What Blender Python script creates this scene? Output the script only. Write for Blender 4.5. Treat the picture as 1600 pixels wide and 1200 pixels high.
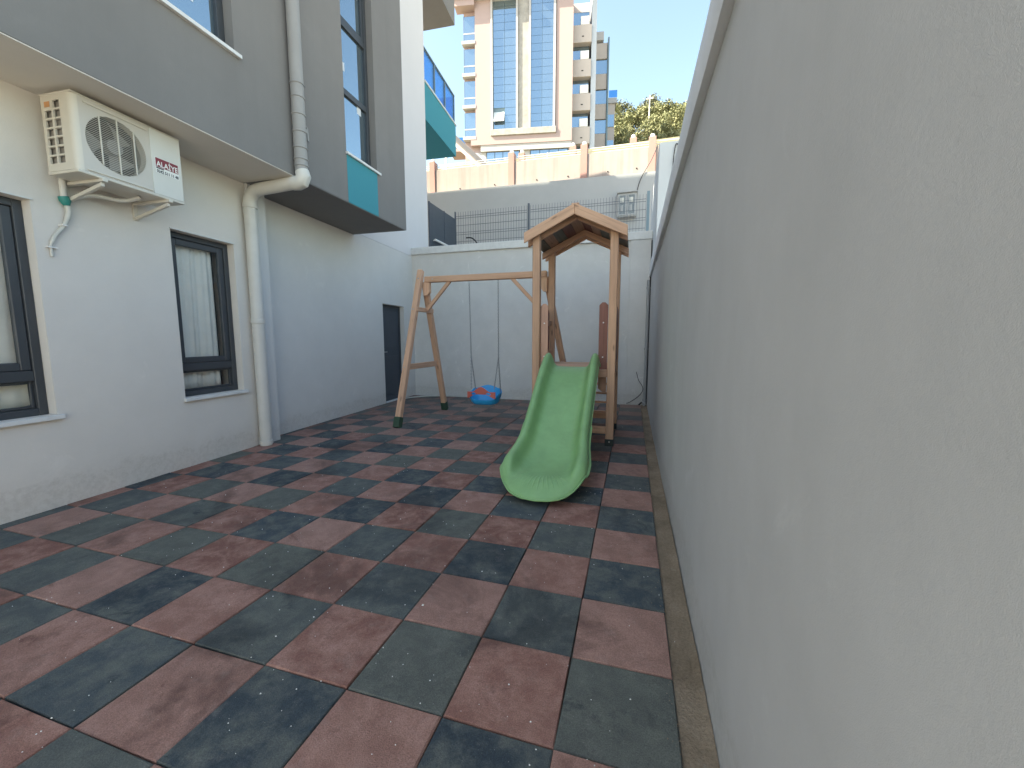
import bpy, bmesh, math, random
from mathutils import Matrix, Vector, Euler
R = random.Random(11)
scene = bpy.context.scene
for o in list(bpy.data.objects):
    bpy.data.objects.remove(o, do_unlink=True)
COL = scene.collection

# ------------------------------------------------------------------ camera
YAW, PITCH, ROLL = -0.29002, -0.11278, -0.00089
cam_d = bpy.data.cameras.new('camera')
cam_d.sensor_width = 36.0
cam_d.lens = 629.15867 / 1600 * 36.0
cam_d.clip_start = 0.02
cam_d.clip_end = 2000
cam = bpy.data.objects.new('camera', cam_d)
COL.objects.link(cam)
_f = Vector((math.sin(YAW) * math.cos(PITCH), math.cos(YAW) * math.cos(PITCH), math.sin(PITCH)))
_r = Vector((math.cos(YAW), -math.sin(YAW), 0))
_u = _r.cross(_f)
_r2 = math.cos(ROLL) * _r + math.sin(ROLL) * _u
_u2 = -math.sin(ROLL) * _r + math.cos(ROLL) * _u
cam.matrix_world = Matrix(((_r2.x, _u2.x, -_f.x, -0.19334), (_r2.y, _u2.y, -_f.y, -1.5596),
                           (_r2.z, _u2.z, -_f.z, 1.32981), (0, 0, 0, 1)))
scene.camera = cam

# ------------------------------------------------------------------ world and sun
SUN_EL = math.radians(42)
SUN_AZ = math.atan2(-0.87, -0.50)          # towards the sun, clockwise from +Y
world = bpy.data.worlds.new('World')
scene.world = world
world.use_nodes = True
wn = world.node_tree
bg = wn.nodes['Background']
sky = wn.nodes.new('ShaderNodeTexSky')
sky.sky_type = 'NISHITA'
sky.sun_disc = False
sky.sun_elevation = SUN_EL
sky.sun_rotation = SUN_AZ % (2 * math.pi)
sky.altitude = 20
sky.air_density = 1.0
sky.dust_density = 1.0
sky.ozone_density = 1.0
wn.links.new(sky.outputs[0], bg.inputs[0])
bg.inputs[1].default_value = 0.12

sun_d = bpy.data.lights.new('sun', 'SUN')
sun_d.energy = 4.2
sun_d.angle = math.radians(0.5)
sun_d.color = (1.0, 0.96, 0.91)
sun = bpy.data.objects.new('sun', sun_d)
COL.objects.link(sun)
_sd = Vector((math.sin(SUN_AZ) * math.cos(SUN_EL), math.cos(SUN_AZ) * math.cos(SUN_EL), math.sin(SUN_EL)))
sun.rotation_euler = _sd.to_track_quat('Z', 'Y').to_euler()
sun.location = (-20, -25, 40)

vs = scene.view_settings
vs.view_transform = 'Standard'
vs.look = 'None'
vs.gamma = 1.0
vs.use_curve_mapping = False
vs.exposure = 2.22
vs.use_white_balance = True            # camera set for open shade
vs.white_balance_temperature = 7900
vs.white_balance_tint = 2
scene.render.engine = 'CYCLES'
scene.cycles.max_bounces = 8
scene.cycles.diffuse_bounces = 5

# ------------------------------------------------------------------ materials
class NT:
    def __init__(s, name):
        s.m = bpy.data.materials.new(name)
        s.m.use_nodes = True
        s.t = s.m.node_tree
        s.b = s.t.nodes['Principled BSDF']
        s.out = s.t.nodes['Material Output']
    def n(s, kind, **kw):
        x = s.t.nodes.new('ShaderNode' + kind)
        for k, v in kw.items():
            setattr(x, k, v)
        return x
    def l(s, a, b):
        s.t.links.new(a, b)
    def coord(s, which='Object'):
        return s.n('TexCoord').outputs[which]
    def pos(s):
        return s.n('NewGeometry').outputs['Position']
    def mapping(s, vec, scale=(1, 1, 1)):
        m = s.n('Mapping')
        m.inputs['Scale'].default_value = scale
        s.l(vec, m.inputs['Vector'])
        return m.outputs[0]
    def noise(s, vec, scale, detail=4, rough=0.55, dist=0.0):
        x = s.n('TexNoise')
        x.inputs['Scale'].default_value = scale
        x.inputs['Detail'].default_value = detail
        x.inputs['Roughness'].default_value = rough
        x.inputs['Distortion'].default_value = dist
        if vec is not None:
            s.l(vec, x.inputs['Vector'])
        return x.outputs['Fac']
    def ramp(s, fac, stops):
        x = s.n('ValToRGB')
        el = x.color_ramp.elements
        while len(el) > 1:
            el.remove(el[-1])
        el[0].position, el[0].color = stops[0][0], c4(stops[0][1])
        for p, c in stops[1:]:
            e = el.new(p)
            e.color = c4(c)
        s.l(fac, x.inputs['Fac'])
        return x.outputs['Color']
    def mix(s, fac, a, b, mode='MIX'):
        x = s.n('Mix', data_type='RGBA', blend_type=mode)
        for val, sock in ((fac, x.inputs[0]), (a, x.inputs[6]), (b, x.inputs[7])):
            if hasattr(val, 'is_linked'):
                s.l(val, sock)
            elif isinstance(val, (int, float)):
                sock.default_value = val
            else:
                sock.default_value = c4(val)
        return x.outputs[2]
    def math(s, op, a, b=None, clamp=False):
        x = s.n('Math', operation=op, use_clamp=clamp)
        for val, sock in ((a, x.inputs[0]), (b, x.inputs[1])):
            if val is None:
                continue
            if hasattr(val, 'is_linked'):
                s.l(val, sock)
            else:
                sock.default_value = val
        return x.outputs[0]
    def bump(s, height, strength=0.3, dist=0.01, normal=None):
        x = s.n('Bump')
        x.inputs['Strength'].default_value = strength
        x.inputs['Distance'].default_value = dist
        s.l(height, x.inputs['Height'])
        if normal is not None:
            s.l(normal, x.inputs['Normal'])
        s.l(x.outputs[0], s.b.inputs['Normal'])
        return x.outputs[0]
    def set(s, **kw):
        for k, v in kw.items():
            k = {'base': 'Base Color', 'rough': 'Roughness', 'metal': 'Metallic', 'spec': 'Specular IOR Level'}.get(k, k)
            if hasattr(v, 'is_linked'):
                s.l(v, s.b.inputs[k])
            else:
                s.b.inputs[k].default_value = c4(v) if isinstance(v, tuple) else v
        return s.m

def c4(c):
    return (c[0], c[1], c[2], 1.0) if len(c) == 3 else c

def sc(c, k):
    return (c[0] * k, c[1] * k, c[2] * k)

def plaster(name, col, var=0.10, fine=420, bump=0.25, warm=None, streak=0.0, dirt=0.0, scuff=0.0):
    t = NT(name)
    p = t.pos()
    big = t.noise(p, 0.55, 5, 0.6, 0.4)
    med = t.noise(p, 3.2, 5, 0.6)
    c = t.ramp(big, [(0.30, sc(col, 1 - var)), (0.70, sc(col, 1 + var * 0.6))])
    c = t.mix(0.35, c, t.ramp(med, [(0.3, sc(col, 1 - var * 1.2)), (0.7, sc(col, 1 + var * 0.8))]))
    if warm:
        c = t.mix(t.ramp(t.noise(p, 0.25, 2), [(0.4, (0, 0, 0)), (0.62, (0.5, 0.5, 0.5))]), c, warm)
    if streak:
        st = t.noise(t.mapping(p, (5, 5, 0.25)), 1.0, 5, 0.65)
        c = t.mix(t.ramp(st, [(0.45, (0, 0, 0)), (0.72, (streak, streak, streak))]), c, sc(col, 0.55))
    if scuff:                                   # paler patched and rubbed places
        sc_ = t.noise(p, 1.7, 7, 0.72, 1.4)
        c = t.mix(t.ramp(sc_, [(0.60, (0, 0, 0)), (0.70, (scuff, scuff, scuff))]), c, sc(col, 1.28))
        hl = t.noise(t.mapping(p, (1.0, 1.0, 2.2)), 2.6, 8, 0.75, 2.0)
        c = t.mix(t.ramp(hl, [(0.492, (0, 0, 0)), (0.5, (scuff * 0.5, scuff * 0.5, scuff * 0.5)), (0.508, (0, 0, 0))]), c, sc(col, 0.72))
    if dirt:                                    # splash dirt along the foot of the wall
        xyz = t.n('SeparateXYZ')
        t.l(p, xyz.inputs[0])
        hgt = t.math('SUBTRACT', xyz.outputs[2], t.math('MULTIPLY', t.noise(p, 1.6, 6, 0.7, 0.6), 0.36))
        dm = t.ramp(hgt, [(0.0, (dirt, dirt, dirt)), (0.04, (dirt * 0.35, dirt * 0.35, dirt * 0.35)), (0.14, (0, 0, 0))])
        spk = t.ramp(t.noise(p, 26, 5, 0.75), [(0.42, (0.35, 0.35, 0.35)), (0.62, (1, 1, 1))])
        c = t.mix(t.mix(1.0, dm, spk, 'MULTIPLY'), c, (col[0] * 0.50, col[1] * 0.46, col[2] * 0.41))
    f1 = t.noise(p, fine * 0.16, 3, 0.65)
    f2 = t.noise(p, fine, 2, 0.5)
    t.bump(t.math('ADD', t.math('MULTIPLY', f1, 0.8), t.math('MULTIPLY', f2, 0.5)), bump, 0.006)
    return t.set(base=c, rough=0.9, spec=0.2)

def plain(name, col, rough=0.5, metal=0.0, spec=0.5, var=0.06, scale=6.0, bump=0.0, bscale=150):
    t = NT(name)
    p = t.coord()
    c = t.ramp(t.noise(p, scale, 5, 0.6), [(0.3, sc(col, 1 - var)), (0.7, sc(col, 1 + var))])
    if bump:
        t.bump(t.noise(p, bscale, 3), bump, 0.004)
    return t.set(base=c, rough=rough, metal=metal, spec=spec)

def wood(name, col, dark=0.62, tint=None):
    t = NT(name)
    co = t.coord()
    rnd = t.n('ObjectInfo').outputs['Random']
    off = t.n('VectorMath', operation='ADD')
    comb = t.n('CombineXYZ')
    t.l(t.math('MULTIPLY', rnd, 37.0), comb.inputs[0])
    t.l(t.math('MULTIPLY', rnd, 11.0), comb.inputs[1])
    t.l(co, off.inputs[0])
    t.l(comb.outputs[0], off.inputs[1])
    v = off.outputs[0]
    grain = t.noise(t.mapping(v, (1.6, 34, 34)), 1.0, 6, 0.6, 0.5)
    blot = t.noise(t.mapping(v, (2.0, 6, 6)), 1.0, 4, 0.6)
    c = t.ramp(grain, [(0.28, sc(col, dark)), (0.5, col), (0.75, sc(col, 1.18))])
    c = t.mix(0.35, c, t.ramp(blot, [(0.3, sc(col, 0.7)), (0.7, sc(col, 1.12))]))
    kn = t.n('TexVoronoi')
    kn.inputs['Scale'].default_value = 1.0
    t.l(t.mapping(v, (2.6, 9, 9)), kn.inputs['Vector'])
    c = t.mix(t.ramp(kn.outputs['Distance'], [(0.05, (0.75, 0.75, 0.75)), (0.14, (0, 0, 0))]), c, sc(col, 0.35))
    hue = t.n('HueSaturation')
    t.l(c, hue.inputs['Color'])
    t.l(t.math('ADD', t.math('MULTIPLY', rnd, 0.28), 0.86), hue.inputs['Value'])
    t.bump(grain, 0.35, 0.003)
    return t.set(base=hue.outputs[0], rough=0.62, spec=0.3)

def rubber(name, c1, c2, c3):
    t = NT(name)
    p = t.pos()
    rnd = t.n('ObjectInfo').outputs['Random']
    base = t.ramp(rnd, [(0.0, c1), (0.45, c2), (1.0, c3)])
    cmb = t.n('CombineXYZ')
    t.l(t.math('MULTIPLY', rnd, 53.0), cmb.inputs[0])
    t.l(t.math('MULTIPLY', rnd, 19.0), cmb.inputs[1])
    addv = t.n('VectorMath', operation='ADD')
    t.l(p, addv.inputs[0])
    t.l(cmb.outputs[0], addv.inputs[1])
    pt_ = addv.outputs[0]
    st = t.noise(pt_, 6.5, 8, 0.72, 0.25)
    c = t.mix(t.ramp(st, [(0.42, (0.0, 0.0, 0.0)), (0.66, (0.75, 0.75, 0.75))]), base, sc(c3, 1.45))
    wet = t.noise(p, 1.3, 8, 0.66, 0.5)
    wmask = t.ramp(wet, [(0.53, (0, 0, 0)), (0.62, (0.62, 0.62, 0.62))])
    c = t.mix(wmask, c, sc(c1, 0.45))
    cr = t.noise(pt_, 4.5, 8, 0.72, 0.7)
    c = t.mix(t.ramp(cr, [(0.30, (0.7, 0.7, 0.7)), (0.40, (0, 0, 0))]), c, sc(c1, 0.62))
    dust = t.noise(p, 9.0, 5, 0.7)
    c = t.mix(t.ramp(dust, [(0.56, (0, 0, 0)), (0.80, (0.22, 0.22, 0.22))]), c, (0.42, 0.37, 0.34))
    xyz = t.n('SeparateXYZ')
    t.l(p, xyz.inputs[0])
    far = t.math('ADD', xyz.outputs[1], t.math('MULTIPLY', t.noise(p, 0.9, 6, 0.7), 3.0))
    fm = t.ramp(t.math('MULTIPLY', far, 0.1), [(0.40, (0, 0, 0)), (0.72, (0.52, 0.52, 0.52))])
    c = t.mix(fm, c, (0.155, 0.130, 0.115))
    gr = t.noise(p, 240, 2, 0.6)
    c = t.mix(0.62, c, t.mix(1.0, c, t.ramp(gr, [(0.3, (0.55, 0.55, 0.55)), (0.7, (1.35, 1.35, 1.35))]), 'MULTIPLY'))
    spk = t.noise(p, 130, 3, 0.6)
    c = t.mix(t.ramp(spk, [(0.69, (0, 0, 0)), (0.74, (0.5, 0.5, 0.5))]), c, (0.46, 0.43, 0.41))
    lump = t.noise(pt_, 7.0, 7, 0.7)
    h = t.math('ADD', t.math('MULTIPLY', gr, 0.55), t.math('MULTIPLY', lump, 1.0))
    t.bump(h, 0.45, 0.010)
    rr = t.math('SUBTRACT', 0.86, t.math('MULTIPLY', wmask, 0.38))
    return t.set(base=c, rough=rr, spec=0.35)

def mirror_glass(name, col, rough=0.04):
    t = NT(name)
    p = t.pos()
    t.bump(t.noise(p, 0.9, 2), 0.03, 0.02)
    return t.set(base=col, rough=rough, metal=0.85, spec=0.6)

def clear_glass(name, tint, refl=0.25, alpha=0.8):
    t = NT(name)
    tr = t.n('BsdfTransparent')
    tr.inputs[0].default_value = c4(tint)
    gl = t.n('BsdfGlossy')
    gl.inputs['Roughness'].default_value = 0.02
    gl.inputs[0].default_value = (0.9, 0.95, 1, 1)
    lw = t.n('LayerWeight')
    lw.inputs[0].default_value = refl
    mx = t.n('MixShader')
    t.l(t.math('ADD', t.math('MULTIPLY', lw.outputs['Fresnel'], 0.6), 0.02, True), mx.inputs[0])
    t.l(tr.outputs[0], mx.inputs[1])
    t.l(gl.outputs[0], mx.inputs[2])
    t.l(mx.outputs[0], t.out.inputs[0])
    return t.m

def leafmat(name, a, b, c):
    t = NT(name)
    col = t.ramp(t.noise(t.pos(), 0.8, 4, 0.7), [(0.25, a), (0.5, b), (0.78, c)])
    return t.set(base=col, rough=0.75, spec=0.2)

M = {}
M['wall_light'] = plaster('light_grey_render', (0.69, 0.65, 0.605), 0.06, 420, 0.22, dirt=0.30, scuff=0.22)
M['wall_blue'] = plaster('pale_blue_grey_render', (0.64, 0.625, 0.605), 0.06, 420, 0.2, dirt=0.30, scuff=0.2)
M['wall_white'] = plaster('white_render', (0.68, 0.66, 0.665), 0.03, 420, 0.15)
M['wall_dark'] = plaster('mid_grey_render', (0.215, 0.207, 0.203), 0.08, 420, 0.25, streak=0.10, scuff=0.15)
M['wall_soffit'] = plaster('soffit_render', (0.70, 0.66, 0.61), 0.06, 420, 0.2)
M['wall_right'] = plaster('rough_grey_render', (0.495, 0.50, 0.51), 0.10, 620, 0.18, dirt=0.28, scuff=0.25, streak=0.07)
M['coping'] = plaster('coping_render', (0.70, 0.72, 0.75), 0.06, 300, 0.3, streak=0.15)
M['wall_back'] = plaster('back_wall_render', (0.66, 0.645, 0.625), 0.10, 300, 0.3, dirt=0.30, scuff=0.55)
M['wall_tall'] = plaster('tall_wall_render', (0.58, 0.61, 0.63), 0.06, 300, 0.3)
M['wall_ret'] = plaster('retaining_wall_render', (0.40, 0.405, 0.41), 0.06, 200, 0.2)
M['concrete'] = plaster('parapet_concrete', (0.36, 0.305, 0.285), 0.10, 60, 0.3, streak=0.55)
M['pillar'] = plaster('pillar_pink', (0.38, 0.225, 0.20), 0.06, 80, 0.2)
M['white_paint'] = plain('white_paint', (0.78, 0.77, 0.75), 0.5, var=0.03)
M['marble'] = plain('marble_sill', (0.68, 0.68, 0.67), 0.45, var=0.08, scale=9)
M['pipe_cream'] = plain('cream_pvc', (0.60, 0.58, 0.54), 0.45, var=0.05, scale=5)
M['pipe_grey'] = plain('grey_painted_pvc', (0.29, 0.285, 0.28), 0.55, var=0.05)
M['anthracite'] = plain('anthracite_pvc', (0.052, 0.058, 0.066), 0.42, var=0.05, spec=0.4)
M['anthracite_side'] = M['anthracite']
M['door'] = plain('door_slate', (0.050, 0.062, 0.080), 0.5, var=0.06, spec=0.35)
M['steel'] = plain('dull_steel', (0.45, 0.45, 0.46), 0.35, 0.9, var=0.08)
M['chain'] = plain('chain_steel', (0.30, 0.30, 0.31), 0.4, 0.9, var=0.1)
M['dark'] = plain('dark_void', (0.02, 0.02, 0.02), 0.8)
M['room'] = plain('dim_room', (0.12, 0.115, 0.11), 0.9)
M['curtain'] = plain('cream_curtain', (0.84, 0.82, 0.77), 0.9, var=0.05, spec=0.1, bump=0.1, bscale=300)
M['teal'] = plaster('teal_render', (0.055, 0.27, 0.33), 0.03, 420, 0.15)
M['glass_blue'] = mirror_glass('blue_mirror_glass', (0.29, 0.375, 0.43))
M['glass_far'] = mirror_glass('far_blue_glass', (0.27, 0.36, 0.43), 0.08)
M['glass_rail'] = clear_glass('blue_rail_glass', (0.30, 0.58, 0.80), 0.25)
M['glass'] = clear_glass('window_glass', (0.96, 0.96, 0.95), 0.16)
M['sticker'] = plain('paper_sticker', (0.62, 0.66, 0.70), 0.7)
M['ac'] = plain('ivory_enamel', (0.60, 0.56, 0.49), 0.4, var=0.04, scale=3)
M['ac_front'] = plain('ivory_front', (0.55, 0.51, 0.46), 0.45, var=0.04, scale=3)
M['ac_white'] = plain('white_enamel', (0.62, 0.61, 0.57), 0.35, var=0.03)
M['ac_dark'] = plain('ac_inside', (0.055, 0.047, 0.042), 0.7)
M['fan'] = plain('fan_plastic', (0.26, 0.24, 0.22), 0.5)
M['red'] = plain('label_red', (0.22, 0.02, 0.035), 0.5)
M['black'] = plain('label_black', (0.02, 0.02, 0.022), 0.5)
M['orange'] = plain('label_orange', (0.55, 0.27, 0.12), 0.6)
M['tape'] = plain('teal_tape', (0.02, 0.22, 0.19), 0.5)
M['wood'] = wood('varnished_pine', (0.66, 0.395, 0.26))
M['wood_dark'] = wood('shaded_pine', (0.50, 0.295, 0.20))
M['wood_red'] = wood('red_brown_stain', (0.24, 0.105, 0.082))
M['wood_pink_lit'] = wood('lit_pink_stain', (0.64, 0.37, 0.27))  # left picket: its stronger light is put into this paler pink tone
M['wood_grey'] = wood('grey_green_stain', (0.155, 0.15, 0.125))
M['foot'] = plain('green_post_shoe', (0.035, 0.075, 0.045), 0.6, var=0.12)
M['foot_dark'] = plain('dark_post_shoe', (0.018, 0.030, 0.030), 0.5)
M['blue_plastic'] = plain('blue_plastic', (0.010, 0.34, 0.70), 0.35, var=0.05)
M['red_plastic'] = plain('red_plastic', (0.55, 0.12, 0.09), 0.4, var=0.06)
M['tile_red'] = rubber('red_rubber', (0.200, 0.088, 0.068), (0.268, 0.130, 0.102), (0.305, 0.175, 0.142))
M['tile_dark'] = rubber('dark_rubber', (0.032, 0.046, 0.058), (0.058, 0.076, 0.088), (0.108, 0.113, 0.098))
M['hose'] = plain('white_hose', (0.55, 0.54, 0.50), 0.5)
M['cable'] = plain('dark_cable', (0.03, 0.03, 0.035), 0.6)
M['fence'] = plain('fence_anthracite', (0.085, 0.10, 0.125), 0.5)
M['fence_teal'] = plain('fence_blue_grey', (0.15, 0.22, 0.26), 0.5)
M['screen'] = plain('smoked_screen', (0.055, 0.072, 0.092), 0.35, var=0.1)
M['meter'] = plain('meter_housing', (0.34, 0.345, 0.35), 0.5)
M['meter_glass'] = plain('meter_window', (0.16, 0.18, 0.19), 0.25, var=0.3, scale=30)
M['facade'] = plaster('cream_pink_facade', (0.375, 0.29, 0.285), 0.03, 20, 0.05)
M['facade_white'] = plaster('white_facade', (0.42, 0.41, 0.42), 0.03, 20, 0.05)
M['facade_beige'] = plaster('beige_balcony', (0.46, 0.41, 0.39), 0.05, 20, 0.05)
M['facade_blue'] = plaster('pale_blue_column', (0.42, 0.46, 0.52), 0.04, 20, 0.05)
M['stone'] = plaster('stone_strip', (0.34, 0.325, 0.31), 0.35, 12, 0.6)
M['roof_brown'] = plain('brown_roofing', (0.27, 0.22, 0.19), 0.8, var=0.15)
M['bark'] = plain('bark', (0.10, 0.075, 0.055), 0.9, var=0.25, scale=8, bump=0.5, bscale=30)
M['leaf_a'] = leafmat('leaf_olive', (0.14, 0.155, 0.08), (0.22, 0.225, 0.12), (0.32, 0.30, 0.18))
M['leaf_b'] = leafmat('leaf_pine', (0.11, 0.125, 0.08), (0.16, 0.17, 0.11), (0.22, 0.22, 0.15))

def soilmat():
    t = NT('soil_strip')
    p = t.pos()
    c = t.ramp(t.noise(p, 3.0, 6, 0.65), [(0.3, (0.16, 0.118, 0.080)), (0.55, (0.27, 0.205, 0.145)), (0.75, (0.34, 0.27, 0.20))])
    c = t.mix(t.ramp(t.noise(p, 14, 6, 0.7, 0.6), [(0.60, (0, 0, 0)), (0.70, (0.6, 0.6, 0.6))]), c, (0.30, 0.27, 0.22))
    g = t.noise(p, 90, 3, 0.7)
    c = t.mix(0.5, c, t.mix(1.0, c, t.ramp(g, [(0.3, (0.6, 0.6, 0.6)), (0.7, (1.3, 1.3, 1.3))]), 'MULTIPLY'))
    t.bump(t.math('ADD', t.noise(p, 25, 5, 0.7), g), 0.6, 0.012)
    return t.set(base=c, rough=0.95, spec=0.15)
M['soil'] = soilmat()

def groundmat(name, a, b, s):
    t = NT(name)
    p = t.pos()
    c = t.ramp(t.noise(p, s, 6, 0.65), [(0.3, a), (0.7, b)])
    t.bump(t.noise(p, 20, 4), 0.4, 0.02)
    return t.set(base=c, rough=0.95, spec=0.2)
M['ground'] = groundmat('pale_paving', (0.38, 0.34, 0.29), (0.50, 0.45, 0.38), 0.6)
M['hill'] = groundmat('dry_hillside', (0.12, 0.11, 0.06), (0.24, 0.21, 0.13), 0.12)

def slidemat():
    t = NT('green_plastic')
    p = t.pos()
    col = (0.235, 0.43, 0.185)
    c = t.ramp(t.noise(p, 4.5, 5, 0.65), [(0.3, sc(col, 0.88)), (0.7, sc(col, 1.10))])
    c = t.mix(t.ramp(t.noise(t.mapping(p, (18, 3, 3)), 1.0, 5, 0.7), [(0.55, (0, 0, 0)), (0.8, (0.16, 0.16, 0.16))]), c, (0.29, 0.43, 0.26))
    scr = t.noise(t.mapping(p, (110, 2.2, 2.2)), 1.0, 4, 0.7)
    c = t.mix(t.ramp(scr, [(0.64, (0, 0, 0)), (0.72, (0.30, 0.30, 0.30))]), c, (0.36, 0.50, 0.33))
    grime = t.noise(p, 2.6, 7, 0.72, 0.6)
    c = t.mix(t.ramp(grime, [(0.54, (0, 0, 0)), (0.72, (0.30, 0.30, 0.30))]), c, (0.15, 0.23, 0.11))
    sp = t.noise(p, 60, 4, 0.7)
    c = t.mix(t.ramp(sp, [(0.68, (0, 0, 0)), (0.78, (0.4, 0.4, 0.4))]), c, (0.10, 0.14, 0.06))
    t.bump(t.noise(p, 14, 4, 0.6), 0.05, 0.01)
    return t.set(base=c, rough=0.42, spec=0.4)
M['slide'] = slidemat()

# ------------------------------------------------------------------ mesh helpers
class MB:
    def __init__(s):
        s.v = []
        s.f = []
    def add(s, vs_, fs):
        k = len(s.v)
        s.v += [tuple(v) for v in vs_]
        s.f += [tuple(i + k for i in f) for f in fs]
        return s
    def box(s, a, b):
        x0, y0, z0 = (min(a[i], b[i]) for i in range(3))
        x1, y1, z1 = (max(a[i], b[i]) for i in range(3))
        return s.add([(x0, y0, z0), (x1, y0, z0), (x1, y1, z0), (x0, y1, z0), (x0, y0, z1), (x1, y0, z1), (x1, y1, z1), (x0, y1, z1)],
                     [(0, 3, 2, 1), (4, 5, 6, 7), (0, 1, 5, 4), (1, 2, 6, 5), (2, 3, 7, 6), (3, 0, 4, 7)])
    def prism(s, poly, z0, z1):                      # poly in xy, counter-clockwise
        n = len(poly)
        vs_ = [(x, y, z0) for x, y in poly] + [(x, y, z1) for x, y in poly]
        return s.add(vs_, [tuple(range(n))[::-1], tuple(range(n, 2 * n))] + [(i, (i + 1) % n, n + (i + 1) % n, n + i) for i in range(n)])
    def hexa(s, lo, hi):                             # two quads of 4 points
        return s.add(list(lo) + list(hi), [(0, 3, 2, 1), (4, 5, 6, 7), (0, 1, 5, 4), (1, 2, 6, 5), (2, 3, 7, 6), (3, 0, 4, 7)])
    def tube(s, pts, r, seg=10, cap=True):
        pts = [Vector(p) for p in pts]
        rs = r if isinstance(r, (list, tuple)) else [r] * len(pts)
        base = len(s.v)
        prev = None
        for i, p in enumerate(pts):
            d = (pts[min(i + 1, len(pts) - 1)] - pts[max(i - 1, 0)]).normalized()
            if prev is None:
                a = d.cross(Vector((0, 0, 1)))
                if a.length < 1e-3:
                    a = d.cross(Vector((1, 0, 0)))
            else:
                a = prev - d * prev.dot(d)
            a.normalize()
            prev = a
            b = d.cross(a)
            for k in range(seg):
                q = 2 * math.pi * k / seg
                s.v.append(tuple(p + (a * math.cos(q) + b * math.sin(q)) * rs[i]))
        for i in range(len(pts) - 1):
            for k in range(seg):
                k2 = (k + 1) % seg
                s.f.append((base + i * seg + k, base + i * seg + k2, base + (i + 1) * seg + k2, base + (i + 1) * seg + k))
        if cap:
            s.f.append(tuple(base + k for k in range(seg))[::-1])
            e = base + (len(pts) - 1) * seg
            s.f.append(tuple(e + k for k in range(seg)))
        return s
    def lathe(s, prof, c, seg=16):                   # profile [(r, z)], about z at c
        base = len(s.v)
        for r, z in prof:
            for k in range(seg):
                q = 2 * math.pi * k / seg
                s.v.append((c[0] + r * math.cos(q), c[1] + r * math.sin(q), c[2] + z))
        for i in range(len(prof) - 1):
            for k in range(seg):
                k2 = (k + 1) % seg
                s.f.append((base + i * seg + k, base + i * seg + k2, base + (i + 1) * seg + k2, base + (i + 1) * seg + k))
        s.f.append(tuple(base + k for k in range(seg))[::-1])
        e = base + (len(prof) - 1) * seg
        s.f.append(tuple(e + k for k in range(seg)))
        return s
    def mesh(s, name, mat, smooth=False, bevel=0.0, seg=1):
        me = bpy.data.meshes.new(name)
        me.from_pydata(s.v, [], s.f)
        bm = bmesh.new()
        bm.from_mesh(me)
        bmesh.ops.recalc_face_normals(bm, faces=bm.faces)
        if bevel:
            bmesh.ops.bevel(bm, geom=[e for e in bm.edges if len(e.link_faces) == 2 and e.calc_face_angle(0) > 0.5], offset=bevel,
                            segments=seg, affect='EDGES', profile=0.5)
        bm.to_mesh(me)
        bm.free()
        if mat:
            me.materials.append(M[mat] if isinstance(mat, str) else mat)
        if smooth:
            for p in me.polygons:
                p.use_smooth = True
            try:
                me.set_sharp_from_angle(angle=math.radians(40))
            except Exception:
                pass
        return me
    def build(s, name, mat, parent=None, smooth=False, bevel=0.0, seg=1):
        return obj(name, s.mesh(name, mat, smooth, bevel, seg), parent)

def obj(name, me, parent=None):
    o = bpy.data.objects.new(name, me)
    COL.objects.link(o)
    if parent:
        o.parent = parent
    return o

def tag(o, label=None, cat=None, group=None, kind=None):
    if label: o['label'] = label
    if cat: o['category'] = cat
    if group: o['group'] = group
    if kind: o['kind'] = kind
    return o

def thing(name, label, cat, loc=(0, 0, 0), rz=0.0, group=None):
    o = bpy.data.objects.new(name, None)
    o.empty_display_size = 0.2
    COL.objects.link(o)
    o.location = loc
    o.rotation_euler = (0, 0, rz)
    return tag(o, label, cat, group)

def B(name, mat, parent, a, b, bevel=0.0):
    return MB().box(a, b).build(name, mat, parent, bevel=bevel)

def copy_tree(o, parent=None):
    c = o.copy()
    COL.objects.link(c)
    if parent:
        c.parent = parent
    for ch in list(o.children):
        copy_tree(ch, c)
    return c

_plank_cache = {}
def plank(name, p0, p1, w, t, mat, parent, up=(0, 0, 1), bevel=0.006):
    """board from p0 to p1; t = thickness along 'up' projected, w = the other way"""
    p0, p1 = Vector(p0), Vector(p1)
    d = p1 - p0
    L = d.length
    x = d.normalized()
    u = Vector(up) - x * Vector(up).dot(x)
    u.normalize()
    y = u.cross(x)
    key = (round(L, 3), round(w, 3), round(t, 3), mat)
    if key not in _plank_cache:
        _plank_cache[key] = MB().box((-L / 2, -w / 2, -t / 2), (L / 2, w / 2, t / 2)).mesh(name, mat, bevel=bevel)
    o = obj(name, _plank_cache[key], parent)
    c = (p0 + p1) / 2
    o.matrix_local = Matrix(((x.x, y.x, u.x, c.x), (x.y, y.y, u.y, c.y), (x.z, y.z, u.z, c.z), (0, 0, 0, 1)))
    return o

def smooth_path(pts, n=8):
    out = []
    P = [Vector(p) for p in pts]
    for i in range(len(P) - 1):
        a, b = P[i], P[i + 1]
        p0 = P[i - 1] if i else a
        p3 = P[i + 2] if i + 2 < len(P) else b
        for k in range(n):
            t = k / n
            out.append(0.5 * ((2 * a) + (b - p0) * t + (2 * p0 - 5 * a + 4 * b - p3) * t * t + (3 * a - p0 - 3 * b + p3) * t ** 3))
    out.append(P[-1])
    return out

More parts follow.
